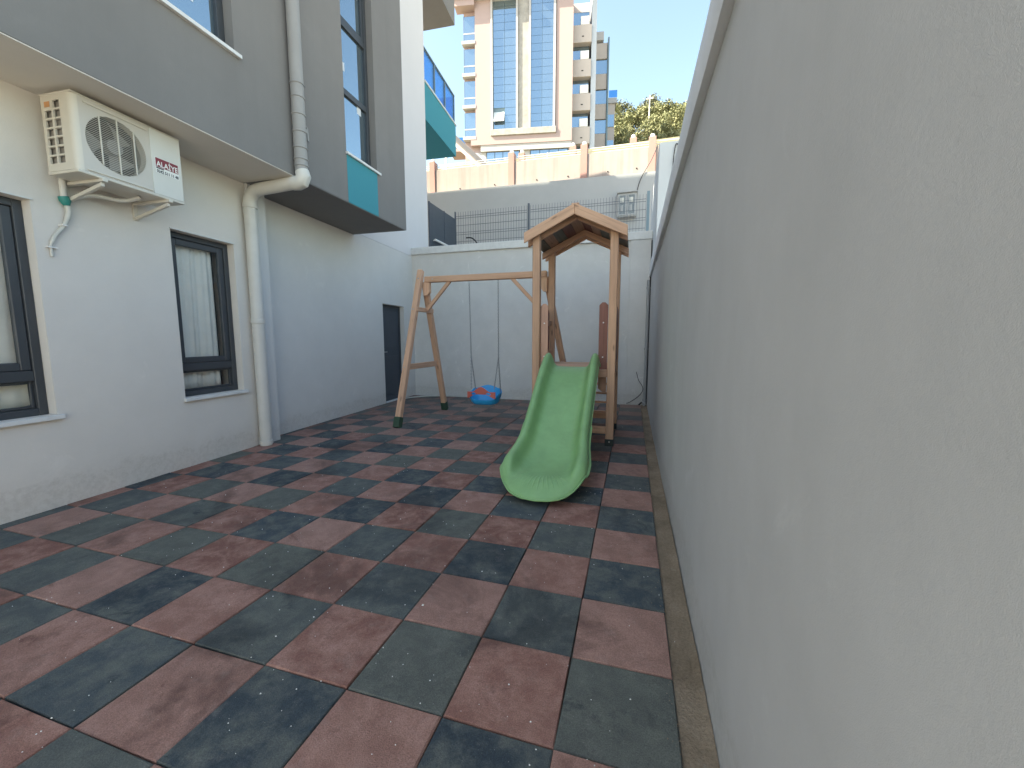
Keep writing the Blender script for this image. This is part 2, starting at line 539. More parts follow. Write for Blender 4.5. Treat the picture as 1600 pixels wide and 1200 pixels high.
def wall_panel(mb, nf, nb, s0, s1, z0, z1, ops, rev=None):
    """slab between x = nb and x = nf over y in s0..s1 and z; ops are openings (sa, sb, za, zb) cut through"""
    ss = sorted({s0, s1, *[o[0] for o in ops], *[o[1] for o in ops]})
    zz = sorted({z0, z1, *[o[2] for o in ops], *[o[3] for o in ops]})
    def hole(i, k):
        if i < 0 or k < 0 or i >= len(ss) - 1 or k >= len(zz) - 1:
            return True
        cs, cz = (ss[i] + ss[i + 1]) / 2, (zz[k] + zz[k + 1]) / 2
        return any(o[0] < cs < o[1] and o[2] < cz < o[3] for o in ops)
    for i in range(len(ss) - 1):
        for k in range(len(zz) - 1):
            if hole(i, k):
                continue
            a, b, c, d = ss[i], ss[i + 1], zz[k], zz[k + 1]
            mb.add([(nf, a, c), (nf, b, c), (nf, b, d), (nf, a, d)], [(0, 1, 2, 3)])
            mb.add([(nb, a, c), (nb, b, c), (nb, b, d), (nb, a, d)], [(3, 2, 1, 0)])
            if hole(i - 1, k): mb.add([(nb, a, c), (nf, a, c), (nf, a, d), (nb, a, d)], [(0, 1, 2, 3)])
            if hole(i + 1, k): mb.add([(nb, b, c), (nf, b, c), (nf, b, d), (nb, b, d)], [(3, 2, 1, 0)])
            if hole(i, k - 1): mb.add([(nb, a, c), (nf, a, c), (nf, b, c), (nb, b, c)], [(3, 2, 1, 0)])
            if hole(i, k + 1): mb.add([(nb, a, d), (nf, a, d), (nf, b, d), (nb, b, d)], [(0, 1, 2, 3)])
    return mb

# ------------------------------------------------------------------ the setting: ground, floor, terraces, hill
N0 = -4.496
ANG = math.atan(0.066)
dS = Vector((-math.sin(ANG), math.cos(ANG), 0))
dN = Vector((math.cos(ANG), math.sin(ANG), 0))
def W(n, s, z=0.0):
    return dN * (N0 + n) + dS * s + Vector((0, 0, z))

g = MB().add([(-400, -400, -0.045), (400, -400, -0.045), (400, 400, -0.045), (-400, 400, -0.045)], [(0, 1, 2, 3)]).build('ground', 'ground')
tag(g, kind='structure')

T = 0.4
fl = thing('floor', None, None)
tag(fl, kind='structure')
def tile_mesh(mat, seed):
    rr = random.Random(seed)
    bm = bmesh.new()
    h = T / 2 - 0.0022
    cs = [(-h, -h), (h, -h), (h, h), (-h, h)]
    bev = 0.004
    lo = [bm.verts.new((x, y, -0.03)) for x, y in cs]
    mi = [bm.verts.new((x + rr.uniform(-.0018, .0018), y + rr.uniform(-.0018, .0018), -0.004)) for x, y in cs]
    lift = [rr.uniform(-0.0015, 0.003) for _ in range(4)]
    hi = [bm.verts.new((x - math.copysign(bev, x), y - math.copysign(bev, y), lift[i])) for i, (x, y) in enumerate(cs)]
    c = bm.verts.new((0, 0, rr.uniform(-0.001, 0.0015)))
    for i in range(4):
        j = (i + 1) % 4
        bm.faces.new((lo[i], lo[j], mi[j], mi[i]))
        bm.faces.new((mi[i], mi[j], hi[j], hi[i]))
        bm.faces.new((hi[i], hi[j], c))
    bm.faces.new(lo[::-1])
    me = bpy.data.meshes.new('tile')
    bm.to_mesh(me)
    bm.free()
    me.materials.append(M[mat])
    return me
tmesh = {m: [tile_mesh(m, 40 + i + (100 if m == 'tile_red' else 0)) for i in range(6)] for m in ('tile_red', 'tile_dark')}
ntile = 0
for v in range(-5, 18):
    for u in range(-14, 0):
        cx, cy = (u + 0.5) * T, (v + 0.5) * T
        y1 = cy + T / 2
        if y1 > 7.0:
            continue
        nn = -0.0 if cy * 1.0 < 2.9 else -0.16
        def off(x, y):
            p = Vector((x, y, 0))
            s_ = p.dot(dS)
            return p.dot(dN) - N0 - (0.0 if s_ < 2.62 else (0.04 if s_ < 2.88 else -0.16))
        corners = [off(cx + a * T / 2, cy + b * T / 2) for a in (-1, 1) for b in (-1, 1)]
        if max(corners) < 0.02:
            continue
        # left of the camera nothing of the near rows shows
        if v < -2 and u < -7 + (-2 - v) * -1:
            continue
        mat = 'tile_red' if (u + v) % 2 else 'tile_dark'
        me = R.choice(tmesh[mat])
        o = obj('tile', me, fl)
        o.location = (cx, cy, R.uniform(-0.0015, 0.0015))
        k = R.choice((0, 1, 2, 3))
        o.rotation_euler = (R.uniform(-.004, .004), R.uniform(-.004, .004), k * math.pi / 2 + R.uniform(-.006, .006))
        if min(corners) < -0.005 or y1 > 6.9:
            me2 = me.copy()
            bm = bmesh.new()
            bm.from_mesh(me2)
            mw = Matrix.Translation(o.location) @ Euler(o.rotation_euler).to_matrix().to_4x4()
            inv = mw.inverted()
            s_c = Vector((cx, cy, 0)).dot(dS)
            cuts = []
            if min(corners) < -0.005:
                lim = 0.0 if s_c < 2.62 else (0.04 if s_c < 2.88 else -0.16)
                cuts.append((W(lim + 0.004, 0), dN))
            if y1 > 6.9:
                cuts.append((Vector((0, 6.915, 0)), Vector((0, -1, 0))))
            for co, no in cuts:
                r_ = bmesh.ops.bisect_plane(bm, geom=bm.verts[:] + bm.edges[:] + bm.faces[:], plane_co=inv @ co,
                                            plane_no=-(inv.to_3x3() @ no), clear_outer=True)
                ed = [e for e in r_['geom_cut'] if isinstance(e, bmesh.types.BMEdge)]
                try:
                    bmesh.ops.edgeloop_fill(bm, edges=ed)
                except Exception:
                    pass
            bm.to_mesh(me2)
            bm.free()
            o.data = me2
        ntile += 1
print('tiles', ntile)

# soil strip between tiles and right wall (uneven sheet)
mb = MB()
xs = [0.0015, 0.02, 0.04, 0.06, 0.08, 0.1105]
ny = 130
for j in range(ny + 1):
    y = -2.2 + (6.915 + 2.2) * j / ny
    for i, x in enumerate(xs):
        z = -0.012 + 0.007 * math.sin(7 * y + 3 * x * 40) * 0.4 + R.uniform(-0.004, 0.004) + (0.008 if i == len(xs) - 1 else 0)
        mb.v.append((x, y, z))
for j in range(ny):
    for i in range(len(xs) - 1):
        a = j * len(xs) + i
        mb.f.append((a, a + 1, a + len(xs) + 1, a + len(xs)))
so = mb.build('soil_strip', 'soil', smooth=True)
tag(so, kind='structure')

# raised ground behind: terrace and the slope up to the tower block and hill
tag(B('terrace', 'ground', None, (-12, 7.14, -0.03), (3.5, 12.0, 3.2)), kind='structure')
def hill_z(x, y):
    if y < 13.0: return 6.45
    z = 6.45 + (min(y, 37) - 13.0) * 0.49
    if y > 37: z = 18.2 + max(0, y - 50) * 0.63 - max(0, y - 78) * 0.35
    if y > 52: z += 1.6 * math.sin(x * 0.09 + 1.0) + 1.0 * math.sin(x * 0.23 + y * 0.11)
    return z
mb = MB()
hx = [-90 + 5 * i for i in range(37)]
hy = [12.32, 13.0, 16, 20, 25, 30, 34, 37, 44, 50, 52, 56, 60, 64, 68, 72, 76, 80, 86, 95, 110, 140]
for y in hy:
    for x in hx:
        mb.v.append((x, y, hill_z(x, y)))
for j in range(len(hy) - 1):
    for i in range(len(hx) - 1):
        a = j * len(hx) + i
        mb.f.append((a, a + 1, a + len(hx) + 1, a + len(hx)))
tag(mb.build('hillside', 'hill', smooth=True), kind='structure')

# ------------------------------------------------------------------ the apartment building on the left
bld = thing('apartment_building', 'grey and white apartment building with overhanging upper floor on the left', 'building', W(0, 0), ANG)
H = 9.0  # unseen roofline, cut low so skylight reaches the boundary wall
HW = 13.95  # top is above view, raised to throw shade on the retaining wall
ZS = 3.16
WIN1 = (-0.55, 0.715, 0.735, 2.36)
WIN2 = (1.72, 2.42, 0.72, 2.41)
DOOR = (5.89, 6.77, 0.0, 2.03)
wall_panel(MB(), 0.0, -0.32, -4.6, 2.62, -0.04, ZS, [WIN1, WIN2]).build('ground_floor_wall', 'wall_light', bld)
B('pilaster', 'wall_blue', bld, (-0.3, 2.622, -0.04), (0.04, 2.88, ZS - 0.001), 0.006)
wall_panel(MB(), -0.16, -0.46, 2.882, 8.15, -0.04, 3.20, [(DOOR[0], DOOR[1], -0.04, DOOR[3])]).build('rear_wall', 'wall_blue', bld)
B('upper_wall', 'wall_white', bld, (-0.5, 4.98, 3.202), (-0.1575, 8.152, HW), 0.004)
B('core', 'room', bld, (-9, -4.6, -0.04), (-0.6, 5.09, H - 0.02))
MB().hexa([(-13, 5.1, -0.04), (-0.61, 5.1, -0.04), (-0.61, 8.1, -0.04), (-13, 8.1, -0.04)], [(-13, 5.1, 15.75), (-0.61, 5.1, HW), (-0.61, 8.1, HW), (-13, 8.1, 15.75)]).build('unseen_rear_wing', 'wall_white', bld)  # unseen mass; depth and tilted top shaped to set the retaining wall's shadow edge
def ov(s):
    return 0.632 + (s - 0.344) * 0.0508
def OV(s, d, z):
    return (ov(s) + d * 0.9987, s - d * 0.0507, z)
# overhanging upper storeys: face built as a slab with openings, skewed onto its line
WA = (0.45, 1.92, 4.03, 5.75)
WBt = (3.50, 4.19, 3.80, 8.2)
TEAL = (3.50, 4.187, ZS, 3.77)
mb = MB()
wall_panel(mb, 0.0, -0.22, -4.6, 4.99, ZS, H, [WA, (WBt[0], WBt[1], WBt[2], WBt[3])])
mb.v = [OV(s, d, z) for d, s, z in mb.v]
mb.build('overhang_wall', 'wall_dark', bld)
mb = MB()
mb.prism([(0.001, -4.6), (ov(-4.6) - 0.004, -4.6), (ov(2.60) - 0.004, 2.60), (0.001, 2.60)], ZS - 0.010, ZS - 0.002)
mb.build('soffit', 'wall_soffit', bld)
mb = MB()
mb.prism([(0.041, 2.601), (ov(2.601) - 0.004, 2.601), (ov(4.985) - 0.004, 4.96), (-0.158, 5.0), (-0.158, 2.89), (0.041, 2.89)], ZS - 0.010, ZS - 0.002)
mb.build('soffit', 'wall_dark', bld)
mb = MB()
mb.prism([(-0.55, 4.80), (ov(4.99) - 0.222, 4.80), (ov(4.99) - 0.222, 4.998), (-0.55, 5.04)], ZS + 0.002, H - 0.01)
mb.build('overhang_end_wall', 'wall_dark', bld)
mb = MB()
mb.prism([(-9, -4.75), (0.40, -4.75), (0.95, 4.97), (-9, 4.97)], H, H + 0.2)
mb.build('roof', 'wall_white', bld)
MB().prism([(-8.99, -4.72), (ov(-4.6) - 0.01, -4.72), (ov(-4.6) - 0.01, -4.602), (-8.99, -4.602)], -0.04, H - 0.01).build('end_wall', 'wall_light', bld)  # unseen end, drawn in so sun hits the wall behind the camera
# teal panel under the tall window (set 3 mm proud)
mb = MB().box((0.003 - 0.05, TEAL[0], TEAL[2] + 0.0), (0.003, TEAL[1], TEAL[3]))
mb.v = [OV(s, d, z) for d, s, z in mb.v]
mb.build('teal_panel', 'teal', bld)

def frame_boxes(mb, n0, n1, s0, s1, z0, z1, w):
    mb.box((n0, s0, z0), (n1, s0 + w, z1))
    mb.box((n0, s1 - w, z0), (n1, s1, z1))
    mb.box((n0, s0 + w, z0), (n1, s1 - w, z0 + w))
    mb.box((n0, s0 + w, z1 - w), (n1, s1 - w, z1))
    return mb

def ground_window(op, handle=False, label=None):
    s0, s1, z0, z1 = op
    root = frame_boxes(MB(), -0.155, -0.085, s0 + 0.001, s1 - 0.001, z0 + 0.001, z1 - 0.001, 0.055).build('window', 'anthracite', bld, bevel=0.004)
    zt = z0 + 0.31
    MB().box((-0.150, s0 + 0.056, zt - 0.04), (-0.088, s1 - 0.056, zt + 0.04)).build('transom', 'anthracite', root, bevel=0.004)
    frame_boxes(MB(), -0.140, -0.100, s0 + 0.058, s1 - 0.058, zt + 0.042, z1 - 0.058, 0.062).build('sash', 'anthracite', root, bevel=0.006)
    frame_boxes(MB(), -0.140, -0.115, s0 + 0.058, s1 - 0.058, z0 + 0.058, zt - 0.042, 0.020).build('bead', 'anthracite', root, bevel=0.003)
    B('pane', 'glass', root, (-0.124, s0 + 0.118, zt + 0.10), (-0.120, s1 - 0.118, z1 - 0.118))
    B('pane', 'glass', root, (-0.130, s0 + 0.077, z0 + 0.077), (-0.126, s1 - 0.077, zt - 0.061))
    MB().box((-0.30, s0 - 0.0, z0 - 0.035), (-0.004, s1, z0 - 0.001)).box((0.0005, s0 - 0.02, z0 - 0.035), (0.035, s1 + 0.03, z0 - 0.001)).build('sill', 'marble', root, bevel=0.003)
    B('drip_edge', 'marble', root, (0.0008, s0 - 0.01, z1 + 0.001), (0.012, s1 + 0.012, z1 + 0.010))
    if handle:
        MB().tube([(-0.098, s1 - 0.26, 1.50), (-0.065, s1 - 0.26, 1.50), (-0.060, s1 - 0.275, 1.62)], 0.009, 8).build('handle', 'black', root, smooth=True)
    return root
ground_window(WIN1, True)
ground_window(WIN2)

def curtain(label, s0, s1, z0, z1, waves, amp, nshift, seed, gather=0.0):
    rr = random.Random(seed)
    mb = MB()
    nu, nz = 70, 12
    ph = [rr.uniform(0, 6.3) for _ in range(4)]
    for k in range(nz + 1):
        z = z0 + (z1 - z0) * k / nz
        q = 1 - k / nz
        for i in range(nu + 1):
            t = i / nu
            tt = t - gather * q * math.sin(math.pi * t) * 0.15
            s = s0 + (s1 - s0) * tt
            n = nshift + amp * (math.sin(waves * 6.28 * t + ph[0]) + 0.5 * math.sin(waves * 2.7 * 6.28 * t + ph[1] + q)) + 0.012 * q * math.sin(9 * t + ph[2])
            mb.v.append((n, s, z))
    for k in range(nz):
        for i in range(nu):
            a = k * (nu + 1) + i
            mb.f.append((a, a + 1, a + nu + 2, a + nu + 1))
    me = mb.mesh('curtain', 'curtain', smooth=True)
    o = obj('curtain', me)
    o.location = W(0, 0)
    o.rotation_euler = (0, 0, ANG)
    md = o.modifiers.new('thick', 'SOLIDIFY')
    md.thickness = 0.003
    tag(o, label, 'curtain', 'curtains behind the ground floor windows')
    return o
curtain('cream curtain hanging behind the window cut by the left edge of the photo', WIN1[0] - .03, WIN1[1] - 0.03, 0.76, 2.45, 5, 0.010, -0.185, 3, 0.6)
curtain('cream curtain hanging behind the window beside the downpipe', WIN2[0] + 0.02, WIN2[1] - 0.13, 0.75, 2.50, 3.2, 0.010, -0.185, 5, 0.3)

# windows on the overhang
def ovbox(mb, s0, s1, d0, d1, z0, z1):
    k = len(mb.v)
    mb.box((d0, s0, z0), (d1, s1, z1))
    mb.v[k:] = [OV(s, d, z) for d, s, z in mb.v[k:]]
    return mb
def ovframe(mb, s0, s1, d0, d1, z0, z1, w):
    k = len(mb.v)
    frame_boxes(mb, d0, d1, s0, s1, z0, z1, w)
    mb.v[k:] = [OV(s, d, z) for d, s, z in mb.v[k:]]
    return mb
root = ovframe(MB(), WA[0], WA[1], -0.17, -0.10, WA[2], WA[3], 0.07).build('window', 'anthracite', bld, bevel=0.004)
ovbox(MB(), WA[0] + 0.071, WA[1] - 0.071, -0.140, -0.134, WA[2] + 0.071, WA[3] - 0.071).build('pane', 'glass_blue', root)
ovbox(MB(), WA[0] - 0.02, WA[1] + 0.05, 0.0006, 0.035, WA[2] - 0.035, WA[2] - 0.004).build('sill', 'marble', root)
ovbox(MB(), 1.56, 1.66, -0.1335, -0.1325, 4.30, 4.42).build('sticker', 'sticker', root)
ovbox(MB(), WA[0], WA[1], -0.24, -0.175, WA[2], WA[3]).build('backing', 'dark', root)
root = ovframe(MB(), WBt[0], WBt[1], -0.17, -0.10, WBt[2], WBt[3], 0.055).build('window', 'anthracite', bld, bevel=0.004)
zz = [WBt[2] + 0.055, 4.655, 5.515, 6.37, 7.2, WBt[3] - 0.055]
for k in range(len(zz) - 1):
    a, b = zz[k] + (0.04 if k else 0), zz[k + 1] - (0.04 if k < len(zz) - 2 else 0)
    pn = ovbox(MB(), WBt[0] + 0.056, WBt[1] - 0.056, -0.140, -0.134, a, b).build('pane', 'glass_blue', root)
    if k < len(zz) - 2:
        ovbox(MB(), WBt[0] + 0.0555, WBt[1] - 0.0555, -0.165, -0.105, b, b + 0.08).build('mullion', 'anthracite', root, bevel=0.004)
    if k == 2:
        ovframe(MB(), WBt[0] + 0.056, WBt[1] - 0.056, -0.133, -0.112, a, b, 0.045).build('sash', 'anthracite', root, bevel=0.004)
for s, z in ((3.95, 4.52), (3.62, 4.93)):
    ovbox(MB(), s, s + 0.09, -0.1335, -0.1325, z, z + 0.11).build('sticker', 'sticker', root)
ovbox(MB(), WBt[0] - 0.02, WBt[1] + 0.06, 0.0036, 0.035, WBt[2] - 0.03, WBt[2] - 0.001).build('sill', 'marble', root)
ovbox(MB(), WBt[0], WBt[1], -0.24, -0.175, WBt[2], WBt[3]).build('backing', 'dark', root)

# back door
dr = B('door', 'door', bld, (-0.32, DOOR[0] + 0.045, 0.005), (-0.275, DOOR[1] - 0.045, DOOR[3] - 0.045), 0.003)
fr = MB()
fr.box((-0.34, DOOR[0] + 0.001, 0), (-0.255, DOOR[0] + 0.044, DOOR[3] - 0.001))
fr.box((-0.34, DOOR[1] - 0.044, 0), (-0.255, DOOR[1] - 0.001, DOOR[3] - 0.001))
fr.box((-0.34, DOOR[0] + 0.044, DOOR[3] - 0.044), (-0.255, DOOR[1] - 0.044, DOOR[3] - 0.001))
fr.build('door_frame', 'anthracite', dr, bevel=0.003)
B('panel', 'door', dr, (-0.276, DOOR[0] + 0.13, 1.12), (-0.268, DOOR[1] - 0.13, 1.90), 0.006)
B('panel', 'door', dr, (-0.276, DOOR[0] + 0.13, 0.12), (-0.268, DOOR[1] - 0.13, 0.96), 0.006)
hd = MB().box((-0.275, DOOR[0] + 0.085, 0.96), (-0.262, DOOR[0] + 0.125, 1.12))
hd.tube([(-0.262, DOOR[0] + 0.105, 1.05), (-0.225, DOOR[0] + 0.105, 1.05), (-0.222, DOOR[0] + 0.22, 1.05)], 0.010, 8)
hd.build('handle', 'steel', dr)
B('threshold', 'marble', dr, (-0.40, DOOR[0], -0.035), (-0.165, DOOR[1], 0.003))

# balconies at the far corner
b1 = MB().box((-1.5, 8.154, 6.62), (-0.16, 10.25, 6.76)).box((-0.26, 8.154, 6.761), (-0.16, 10.25, 7.46)).box((-1.5, 10.15, 6.761), (-0.261, 10.25, 7.46)).build('balcony', 'teal', bld)
B('coping', 'marble', b1, (-0.30, 8.154, 7.462), (-0.135, 10.28, 7.50))
for k in range(3):
    s0 = 8.16 + k * 0.70
    B('glass_panel', 'glass_rail', b1, (-0.22, s0 + 0.02, 7.53), (-0.205, s0 + 0.66, 8.24))
for k in range(4):
    B('post', 'fence_teal', b1, (-0.235, 8.155 + k * 0.695, 7.501), (-0.19, 8.185 + k * 0.695, 8.27))
B('glass_panel', 'glass_rail', b1, (-1.5, 10.20, 7.53), (-0.24, 10.215, 8.24))
B('handrail', 'fence_teal', b1, (-0.24, 8.155, 8.271), (-0.185, 10.27, 8.30))
B('balcony', 'wall_dark', bld, (-1.5, 8.154, 10.17), (-0.16, 10.30, 10.95))

# ------------------------------------------------------------------ downpipe
dp = thing('downpipe', 'cream plastic rainwater downpipe with a bend under the overhang', 'pipe', W(0.085, 2.60), ANG)
r0 = 0.068
top_n = ov(2.60) + 0.075 - 0.085
MB().tube([(0, 0, 0.0), (0, 0, 2.90)], r0, 20).build('lower_pipe', 'pipe_cream', dp, smooth=True)
pts = [(0, 0, 2.90)]
for k in range(1, 7):
    q = k / 6 * math.pi / 2 * 0.94
    pts.append((0.16 * (1 - math.cos(q)), 0, 2.90 + 0.16 * math.sin(q)))
pts.append((top_n - 0.05, 0, 3.095))
MB().tube(pts, r0 * 1.02, 20).build('bend', 'pipe_cream', dp, smooth=True)
MB().tube([(top_n - 0.12, 0, 3.09), (top_n - 0.055, 0, 3.085), (top_n - 0.005, 0, 3.10), (top_n + 0.02, 0, 3.15), (top_n + 0.003, 0, 3.20)],
          [r0 * 1.12, r0 * 1.14, r0 * 1.16, r0 * 1.15, r0 * 1.10], 20).build('elbow', 'pipe_cream', dp, smooth=True)
up = MB().tube([(top_n, 0, 3.19), (top_n, 0, 11.5)], r0, 20).build('upper_pipe', 'pipe_grey', dp, smooth=True)
for z in (0.02, 1.515, 2.86):
    MB().lathe([(r0 + 0.001, -0.025), (r0 + 0.009, -0.022), (r0 + 0.009, 0.022), (r0 + 0.001, 0.025)], (0, 0, z + 0.02), 20).build('collar', 'pipe_cream', dp, smooth=True)
for z in (3.26, 3.33, 3.45, 3.62, 3.80, 3.98, 4.12):
    MB().lathe([(r0 + 0.001, -0.010), (r0 + 0.007, -0.006), (r0 + 0.007, 0.006), (r0 + 0.001, 0.010)], (top_n, 0, z), 20).build('rib', 'pipe_grey', up, smooth=True)
MB().box((top_n - 0.06, 0.05, 3.66), (top_n + 0.01, 0.13, 3.70)).tube([(top_n, 0.06, 3.75), (top_n, 0.12, 3.72), (top_n, 0.13, 3.58)], 0.014, 8).build('clamp', 'pipe_grey', dp)

# ------------------------------------------------------------------ air conditioner
ac = thing('air_conditioner', 'ivory outdoor air conditioner unit with round fan grille on wall brackets', 'air conditioner', W(0, 1.175, 2.5), ANG)
def A(n, s, z):
    return (n, s - 1.175, z - 2.5)
S0, S1, Z0, Z1 = 0.79, 1.56, 2.575, 3.105
# casing: side walls with real grille openings at the near end, hollow behind the fan
B('rear_panel', 'ac', ac, A(0.10, S0 + .001, Z0), A(0.108, S1 - .001, Z1))
B('top_panel', 'ac', ac, A(0.095, S0 - .004, Z1 + 0.0005), A(0.405, S1 + .004, Z1 + 0.012), 0.004)
B('base_pan', 'ac', ac, A(0.095, S0 - .003, Z0 - 0.022), A(0.405, S1 + .003, Z0 - 0.001), 0.004)
B('end_panel', 'ac_white', ac, A(0.109, S1 - 0.012, Z0), A(0.399, S1, Z1), 0.003)
ops = []
for j in range(7):
    for i in range(2):
        if j == 6 and i == 0:
            continue
        n0 = 0.135 + i * 0.085
        z0 = Z0 + 0.055 + j * 0.064
        ops.append((n0 - 0.003, n0 + 0.064, z0 - 0.002, z0 + 0.050))
mb = wall_panel(MB(), 0.006, -0.006, 0.109, 0.36, Z0, Z1, ops)
mb.v = [A(s, S0 + 0.006 - n, z) for n, s, z in mb.v]
mb.build('side_grille', 'ac', ac)
B('rating_sticker', 'orange', ac, A(0.138, S0 - 0.0022, Z1 - 0.082), A(0.19, S0 - 0.0006, Z1 - 0.045))
B('coil', 'fan', ac, A(0.112, S0 + 0.025, Z0 + .01), A(0.345, S0 + 0.04, Z1 - .01))
# rounded front near corner
mb = MB()
poly = [(0.36, S0)] + [(0.36 + 0.04 * math.sin(q), S0 + 0.04 - 0.04 * math.cos(q)) for q in [math.pi / 2 * k / 6 for k in range(1, 7)]] + [(0.39, S0 + 0.04), (0.36, S0 + 0.012)]
mb.prism([(a, b - 1.175) for a, b in poly], Z0 - 2.5, Z1 - 2.5)
mb.build('corner_panel', 'ac', ac, smooth=True)
# front panel with a round hole
cs_, cz_, cr_ = 1.062, 2.838, 0.205
def front_panel():
    mb = MB()
    seg = 64
    sa, sb, za, zb = S0 + 0.04, 1.305, Z0, Z1
    nf = 0.4
    ring_o, ring_i, ring_b = [], [], []
    for k in range(seg):
        q = 2 * math.pi * k / seg
        dx, dz = math.cos(q), math.sin(q)
        tx = ((sb - cs_) if dx > 0 else (cs_ - sa)) / max(abs(dx), 1e-6)
        tz = ((zb - cz_) if dz > 0 else (cz_ - za)) / max(abs(dz), 1e-6)
        t = min(tx, tz)
        ring_o.append(A(nf, cs_ + dx * t, cz_ + dz * t))
        ring_i.append(A(nf, cs_ + dx * cr_, cz_ + dz * cr_))
        ring_b.append(A(nf - 0.06, cs_ + dx * cr_, cz_ + dz * cr_))
    b0 = len(mb.v)
    mb.v += ring_o + ring_i + ring_b
    for k in range(seg):
        j = (k + 1) % seg
        mb.f.append((b0 + k, b0 + j, b0 + seg + j, b0 + seg + k))
        mb.f.append((b0 + seg + k, b0 + seg + j, b0 + 2 * seg + j, b0 + 2 * seg + k))
    for q0 in (A(nf, sa, za), A(nf, sb, za), A(nf, sb, zb), A(nf, sa, zb)):
        pass
    for (s_, z_) in ((sa, za), (sb, za), (sb, zb), (sa, zb)):
        best = sorted(range(seg), key=lambda k: (Vector(ring_o[k]) - Vector(A(nf, s_, z_))).length)[:2]
        k0, k1 = best
        mb.v.append(A(nf, s_, z_))
        mb.f.append((len(mb.v) - 1, b0 + k0, b0 + k1))
    return mb
front_panel().build('front_panel', 'ac_front', ac)
B('service_panel', 'ac_white', ac, A(0.392, 1.307, Z0), A(0.403, S1, Z1), 0.003)
B('trim', 'ac', ac, A(0.4005, S0 + 0.07, Z1 - 0.040), A(0.409, 1.29, Z1 - 0.026), 0.003)
B('trim', 'ac', ac, A(0.4005, S0 + 0.055, Z0 + 0.010), A(0.409, 1.30, Z0 + 0.022), 0.003)
# wire guard
gd = MB()
nl = 30
for k in range(nl):
    z = cz_ - cr_ + 2 * cr_ * (k + 0.5) / nl
    hw = math.sqrt(max(cr_ ** 2 - (z - cz_) ** 2, 0)) + 0.002
    gd.box(A(0.4015, cs_ - hw, z - 0.0015), A(0.4045, cs_ + hw, z + 0.0015))
for f_ in (-0.55, 0.02, 0.58):
    s_ = cs_ + f_ * cr_
    hh = math.sqrt(cr_ ** 2 - (s_ - cs_) ** 2) + 0.003
    gd.box(A(0.4046, s_ - 0.0045, cz_ - hh), A(0.4095, s_ + 0.0045, cz_ + hh))
gd.build('fan_guard', 'ac', ac)
fan = MB().tube([A(0.30, cs_, cz_), A(0.375, cs_, cz_)], 0.055, 20).build('fan', 'fan', ac, smooth=True)
for k in range(3):
    mb = MB()
    n_ = 10
    for i in range(n_ + 1):
        r = 0.045 + (0.19 - 0.045) * i / n_
        for j, off_ in enumerate((0, 1)):
            q = 2 * math.pi * k / 3 + 0.5 + (0.0 if j == 0 else 1.25) * (0.6 + 0.4 * i / n_)
            nn = 0.30 + (0.055 if j else 0.0)
            mb.v.append(A(nn, cs_ + r * math.cos(q), cz_ + r * math.sin(q)))
    for i in range(n_):
        mb.f.append((2 * i, 2 * i + 1, 2 * i + 3, 2 * i + 2))
    bl = mb.build('blade', 'fan', fan)
    bl.modifiers.new('thick', 'SOLIDIFY').thickness = 0.004
B('shroud', 'ac_dark', ac, A(0.20, S0 + 0.05, Z0 + 0.01), A(0.21, 1.30, Z1 - 0.01))

def text_mesh(txt, size, mat, bold=0.0, ext=0.0004):
    cu = bpy.data.curves.new('text', 'FONT')
    cu.body = txt
    cu.size = size
    cu.extrude = ext
    cu.offset = bold
    cu.align_x = 'CENTER'
    cu.align_y = 'CENTER'
    cu.resolution_u = 3
    tmp = bpy.data.objects.new('tmp', cu)
    COL.objects.link(tmp)
    dg = bpy.context.evaluated_depsgraph_get()
    me = bpy.data.meshes.new_from_object(tmp.evaluated_get(dg))
    bpy.data.objects.remove(tmp, do_unlink=True)
    me.materials.clear()
    me.materials.append(M[mat])
    return me
def put_text(txt, size, mat, parent, n, s, z, width, height, bold=0.0):
    me = text_mesh(txt, size, mat, bold)
    xs_ = [v.co.x for v in me.vertices]
    ys_ = [v.co.y for v in me.vertices]
    w_, h_ = max(xs_) - min(xs_), max(ys_) - min(ys_)
    cx_, cy_ = (max(xs_) + min(xs_)) / 2, (max(ys_) + min(ys_)) / 2
    for v in me.vertices:
        a, b, c = (v.co.x - cx_) * width / w_, (v.co.y - cy_) * height / h_, v.co.z
        v.co = Vector(A(n + c, s + a, z + b))
    return obj('lettering', me, parent)
lab = B('label', 'white_paint', ac, A(0.4032, 1.335, 2.757), A(0.4038, 1.530, 2.884))
B('band', 'red', lab, A(0.4039, 1.338, 2.806), A(0.4042, 1.527, 2.881))
B('band', 'black', lab, A(0.4039, 1.340, 2.793), A(0.4042, 1.402, 2.803))
put_text('ALA\u0130YE', 0.06, 'white_paint', lab, 0.4046, 1.4325, 2.842, 0.180, 0.060, 0.0012)
put_text('0242 511 11 48', 0.03, 'black', lab, 0.4044, 1.4335, 2.773, 0.182, 0.026, 0.0008)
for s in (0.935, 1.42):
    br = MB()
    br.box(A(0.001, s - 0.02, 2.40), A(0.016, s + 0.02, 2.552))
    br.box(A(0.0165, s - 0.018, 2.530), A(0.43, s + 0.018, 2.552))
    br.hexa([A(0.0165, s - 0.012, 2.405), A(0.0165, s + 0.012, 2.405), A(0.40, s + 0.012, 2.500), A(0.40, s - 0.012, 2.500)],
            [A(0.0165, s - 0.012, 2.430), A(0.0165, s + 0.012, 2.430), A(0.40, s + 0.012, 2.528), A(0.40, s - 0.012, 2.528)])
    br.build('wall_bracket', 'ac', ac, bevel=0.002)

